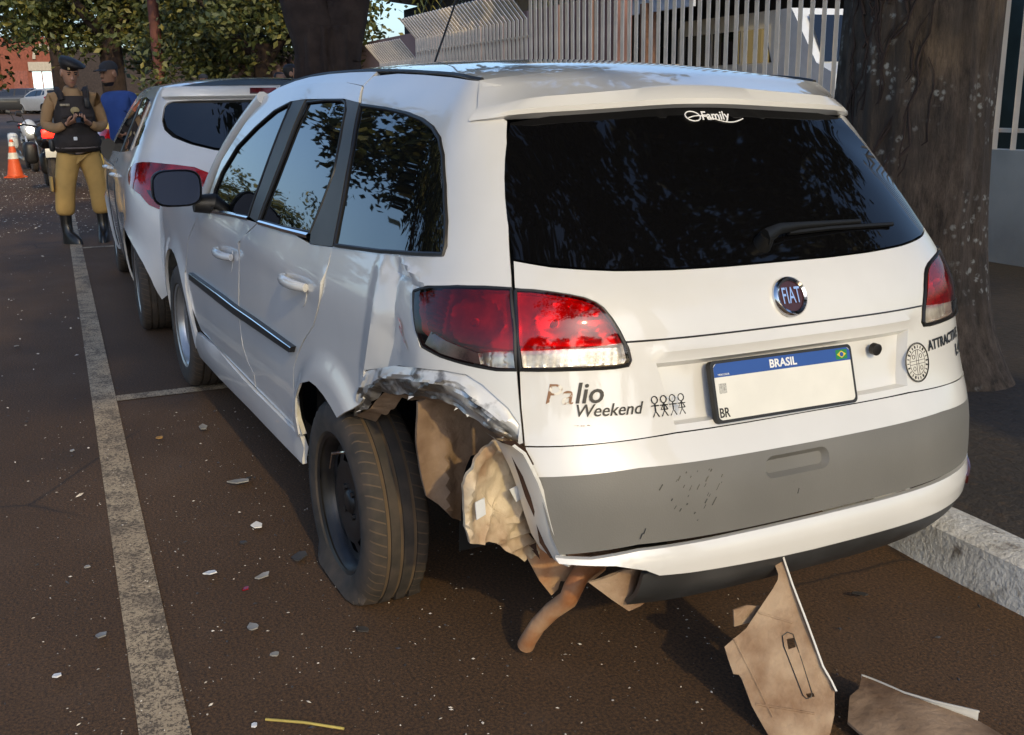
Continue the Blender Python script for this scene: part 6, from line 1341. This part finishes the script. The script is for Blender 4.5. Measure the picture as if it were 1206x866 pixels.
m4=po_matrix=Matrix.Translation(Vector(po.location))@Matrix.Rotation(.12,4,'Z'); ph.matrix_world=m4@Matrix.Translation((-.315,0,1.235))@Matrix.Rotation(-.75,4,'Y')
MB().rbox((0,0,0),(.15,.074,.010),.004).build('casing',M_black,ph); MB().rbox((0,0,.0055),(.138,.066,.002),.001).build('screen',M_glass,ph)
for sg in (1,-1):
    MB().rbox((-.172,sg*.10,1.20),(.03,.085,.11),.012).build('vest_pocket',M_vest,po,smooth=50); MB().rbox((-.178,sg*.10,1.245),(.034,.09,.03),.008).build('pocket_flap',M_vest,po,smooth=50)
    MB().rbox((-.02,sg*.285,.60),(.13,.022,.15),.010).build('cargo_pocket',M_trous,po,smooth=50)
MB().rbox((-.150,-.11,1.37),(.04,.05,.10),.01).tube([(-.150,-.125,1.40),(-.150,-.13,1.54)],.006,6).build('radio',M_black,po,smooth=50)
MB().rbox((-.160,.095,1.355),(.012,.09,.022),.004).build('name_tape',mat('name_tape_tan',(.30,.25,.17),rough=.8,var=.3,scale=60),po)
hand(po,(-.235,.085,1.185),(-.75,-.62,.30),(-.1,-.2,1),M_skin,curl=.95); hand(po,(-.235,-.085,1.185),(-.75,.62,.30),(-.1,.2,1),M_skin,curl=.95)
# man in the blue shirt and cap, turned towards the officer
bm_=person('man in a blue polo shirt and dark cap standing beyond the second white car',(10.5,.80,0),-1.0)
V=[((0,0,.93),.12),((0,.10,.86),.10),((0,.12,.5),.065),((0,.12,.08),.045),((-.1,.13,.04),.035),((0,-.10,.86),.10),((0,-.12,.5),.065),((0,-.12,.08),.045),((-.1,-.13,.04),.035),((0,0,1.2),.125),((-.03,0,1.42),.10),((-.06,0,1.53),.052),((-.07,0,1.6),.05)]
E_=[(0,1),(1,2),(2,3),(3,4),(0,5),(5,6),(6,7),(7,8),(0,9),(9,10),(10,11),(11,12)]
for sg in (1,-1):
    i=len(V); V+= [((-.02,sg*.19,1.42),.055),((.03,sg*.25,1.14),.042),((-.06,sg*.24,.92),.034),((-.07,sg*.235,.88),.026)]; E_+= [(10,i),(i,i+1),(i+1,i+2),(i+2,i+3)]
skin_obj('body',V,E_,M_skin2,bm_)
S_=[((0,0,.88),(.13,.18)),((0,0,1.05),(.135,.18)),((0,0,1.22),(.13,.175)),((-.03,0,1.40),(.105,.15)),((-.05,0,1.49),.07)]; E2=[(0,1),(1,2),(2,3),(3,4)]
for sg in (1,-1): i=len(S_); S_+= [((-.02,sg*.20,1.41),.085),((.015,sg*.245,1.22),.080),((.02,sg*.25,1.16),.078)]; E2+= [(3,i),(i,i+1),(i+1,i+2)]
skin_obj('shirt',S_,E2,M_blue,bm_,sub=3,wr=.014)
skin_obj('trousers',[((0,0,.93),(.12,.16)),((0,.10,.82),.115),((0,.12,.5),.085),((0,.12,.1),.07),((0,-.10,.82),.115),((0,-.12,.5),.085),((0,-.12,.1),.07)],[(0,1),(1,2),(2,3),(0,4),(4,5),(5,6)],M_jean,bm_)
for sg in (1,-1): MB().rbox((-.05,sg*.125,.045),(.28,.10,.09),.03).build('shoe',M_boot,bm_); hand(bm_,(-.07,sg*.235,.90),(-.1,0,-1),(-.3,-sg,0),M_skin2,curl=.5)
hr=Matrix.Rotation(.05,3,'Z')@Matrix.Rotation(-.10,3,'Y'); hc=Vector((-.10,0,1.665)); hd=face(bm_,hc,hr,M_skin2,M_hair,beard=True)
rr_=head_rings(hc+Vector((0,0,.004)),hr,1.08); MB().loft(rr_[6:]).build('cap',M_jean,hd,smooth=60)
MB().grid([[hr@Vector((-.085-.085*math.cos(a)*q,.085*math.sin(a),.062-.012*q-.01*math.sin(a)**2))+hc for a in [-PI/2+PI*k/12 for k in range(13)]] for q in (0,.5,1.0)]+[[hr@Vector((-.085-.085*math.cos(a)*q,.085*math.sin(a),.056-.012*q-.01*math.sin(a)**2))+hc for a in [-PI/2+PI*k/12 for k in range(13)]] for q in (1,.0)]).build('cap_peak',M_jean,hd,smooth=60)
pr=put_text('shirt_print','~~~~',.05,lambda x,y,z:Vector((.142+z,-.02+x,1.33+y)),mat('shirt_print',(.4,.45,.55),var=0),bm_)
# bystanders behind the roof of the second car
def bystander(label,x,y,hz,rz,m,shirt,hair,cap=False):
    t=person(label,(x,y,.12),rz); k=hz
    V=[((0,0,.9*k),.12),((0,.1,.84*k),.10),((0,.11,.48*k),.065),((0,.11,.06),.045),((0,-.1,.84*k),.10),((0,-.11,.48*k),.065),((0,-.11,.06),.045),((0,0,1.18*k),.12),((0,0,1.38*k),.095),((-.01,0,1.47*k),.05),((-.02,0,1.54*k),.05)]
    E_=[(0,1),(1,2),(2,3),(0,4),(4,5),(5,6),(0,7),(7,8),(8,9),(9,10)]
    for sg in (1,-1): i=len(V); V+= [((0,sg*.18,1.37*k),.055),((.02,sg*.23,1.1*k),.042),((-.05,sg*.22,.86*k),.034)]; E_+= [(8,i),(i,i+1),(i+1,i+2)]
    skin_obj('body',V,E_,m,t); S_=[((0,0,.88*k),(.13,.18)),((0,0,1.2*k),(.13,.175)),((0,0,1.37*k),(.10,.15)),((0,0,1.45*k),.065)]; E2=[(0,1),(1,2),(2,3)]
    for sg in (1,-1): i=len(S_); S_+= [((0,sg*.19,1.37*k),.08),((.015,sg*.235,1.15*k),.07)]; E2+= [(2,i),(i,i+1)]
    skin_obj('shirt',S_,E2,shirt,t); skin_obj('trousers',[((0,0,.92*k),(.12,.16)),((0,.1,.82*k),.11),((0,.11,.5*k),.08),((0,.11,.08),.065),((0,-.1,.82*k),.11),((0,-.11,.5*k),.08),((0,-.11,.08),.065)],[(0,1),(1,2),(2,3),(0,4),(4,5),(5,6)],M_jean,t)
    for sg in (1,-1): MB().rbox((-.05,sg*.115,.045),(.26,.10,.09),.03).build('shoe',M_boot,t); hand(t,(-.05,sg*.22,.87*k),(-.1,0,-1),(-.3,-sg,0),m,curl=.5)
    h=face(t,Vector((-.04,0,1.625*k)),Matrix.Identity(3),m,M_hair,hair=hair)
    if cap: MB().loft(head_rings(Vector((-.04,0,1.63*k)),Matrix.Identity(3),1.09)[6:]).build('cap',M_jean,h,smooth=60)
    return t
bystander('bystander with long dark hair seen from the side in front of the pink gateway',13.6,-1.66,.99,1.5,M_skin,M_jean,'long')
bystander('bystander with short hair behind the long haired one, only the top of the head showing',15.2,-1.82,.955,.9,M_skin2,M_khaki,'short')
bystander('bystander in a dark cap behind the middle of the second car roof',20.5,-1.35,1.02,.6,M_skin2,M_jean,'short',cap=True)
# ------------------------------------------------------------------ motorcycles
M_lampw=mat('lit_headlamp',(.9,.9,.85),rough=.2,var=0,emit=(1,.93,.75),estr=14); M_lampr=mat('lit_tail_lamp',(.8,.05,.02),rough=.2,var=0,emit=(1,.008,.004),estr=5)
def motorcycle(label,loc,rz,front,body):
    t=thing('motorcycle',label,'motorcycle',loc,(0,0,rz))
    for x in (-.68,.68):
        w=MB().lathe([(-.05,.22),(-.065,.27),(-.03,.315),(.03,.315),(.065,.27),(.05,.22)],28,c=(x,0,.315)).build('wheel',M_rubber,t,smooth=50)
        MB().lathe([(-.02,.20),(-.03,.235),(.03,.235),(.02,.20)],20,c=(x,0,.315),closed=True).build('rim',M_silver,w)
        sp=MB(); [sp.tube([(x,0,.315),(x+.21*math.cos(a),0,.315+.21*math.sin(a))],.008,5) for a in [2*PI*k/6 for k in range(6)]]; sp.build('spokes',M_silver,w)
    MB().rbox((0,0,.42),(.5,.28,.36),.08).build('engine',M_steel,t,smooth=50)
    MB().loft([[Vector((x,w*math.cos(a),z+h*math.sin(a))) for a in [2*PI*k/16 for k in range(16)]] for x,z,w,h in ((-.12,.80,.08,.05),(-.02,.86,.14,.11),(.18,.90,.16,.13),(.36,.88,.12,.10),(.42,.86,.05,.05))]).build('fuel_tank',body,t,smooth=60)
    MB().rbox((-.42,0,.82),(.68,.28,.10),.04).build('seat',M_black,t,smooth=50); MB().loft([[Vector((x,w*math.cos(a),z+h*math.sin(a))) for a in [2*PI*k/12 for k in range(12)]] for x,z,w,h in ((-.45,.72,.12,.08),(-.8,.80,.10,.07),(-.92,.83,.05,.04))]).build('tail_fairing',body,t,smooth=60)
    for sg in (1,-1):
        MB().rbox((-.52,sg*.28,.62),(.42,.20,.34),.06).build('pannier',body,t,smooth=50); MB().tube([(.40,sg*.10,.98),(.68,sg*.09,.32)],.025,8).build('fork',M_silver,t)
        MB().tube([(.38,sg*.05,1.0),(.34,sg*.30,1.05),(.26,sg*.40,1.03)],.015,8).build('handlebar',M_black,t); MB().tube([(.33,sg*.26,1.05),(.33,sg*.32,1.22)],.007,6).tube([(.33,sg*.32,1.22),(.31,sg*.40,1.24)],[.05,.045],10,sy=.5).build('rear_view_mirror',M_black,t)
    MB().loft([[Vector((x,w*math.cos(a),.86+h*math.sin(a))) for a in [2*PI*k/16 for k in range(16)]] for x,w,h in ((.42,.16,.22),(.55,.13,.18),(.62,.09,.09))]).build('fairing',body,t,smooth=60)
    MB().lathe([(.60,.07),(.64,.07),(.655,.0001)],16,c=(0,0,.86),axis='X').build('headlamp',M_lampw if front else M_clear,t)
    MB().rbox((-.95,0,.92),(.05,.22,.13),.02).build('tail_lamp',M_red if front else M_lampr,t)
    MB().rbox((-.97,0,.62),(.015,.18,.14),.004).build('plate',M_platewhite,t); MB().rbox((-.78,0,.62),(.34,.14,.03),.01).build('mudguard',M_black,t)
    MB().tube([(.1,-.16,.25),(-.4,-.17,.27),(-.8,-.18,.36)],[.03,.045,.05],10).build('exhaust',M_silver,t)
    return t
motorcycle('motorcycle seen from behind with its red tail lamp lit beside the officer',(17.6,1.62,0),.06,False,M_black)
motorcycle('white motorcycle facing the camera with a glaring headlamp left of the red tail lamp',(23.4,2.0,0),PI+.1,True,M_vw)
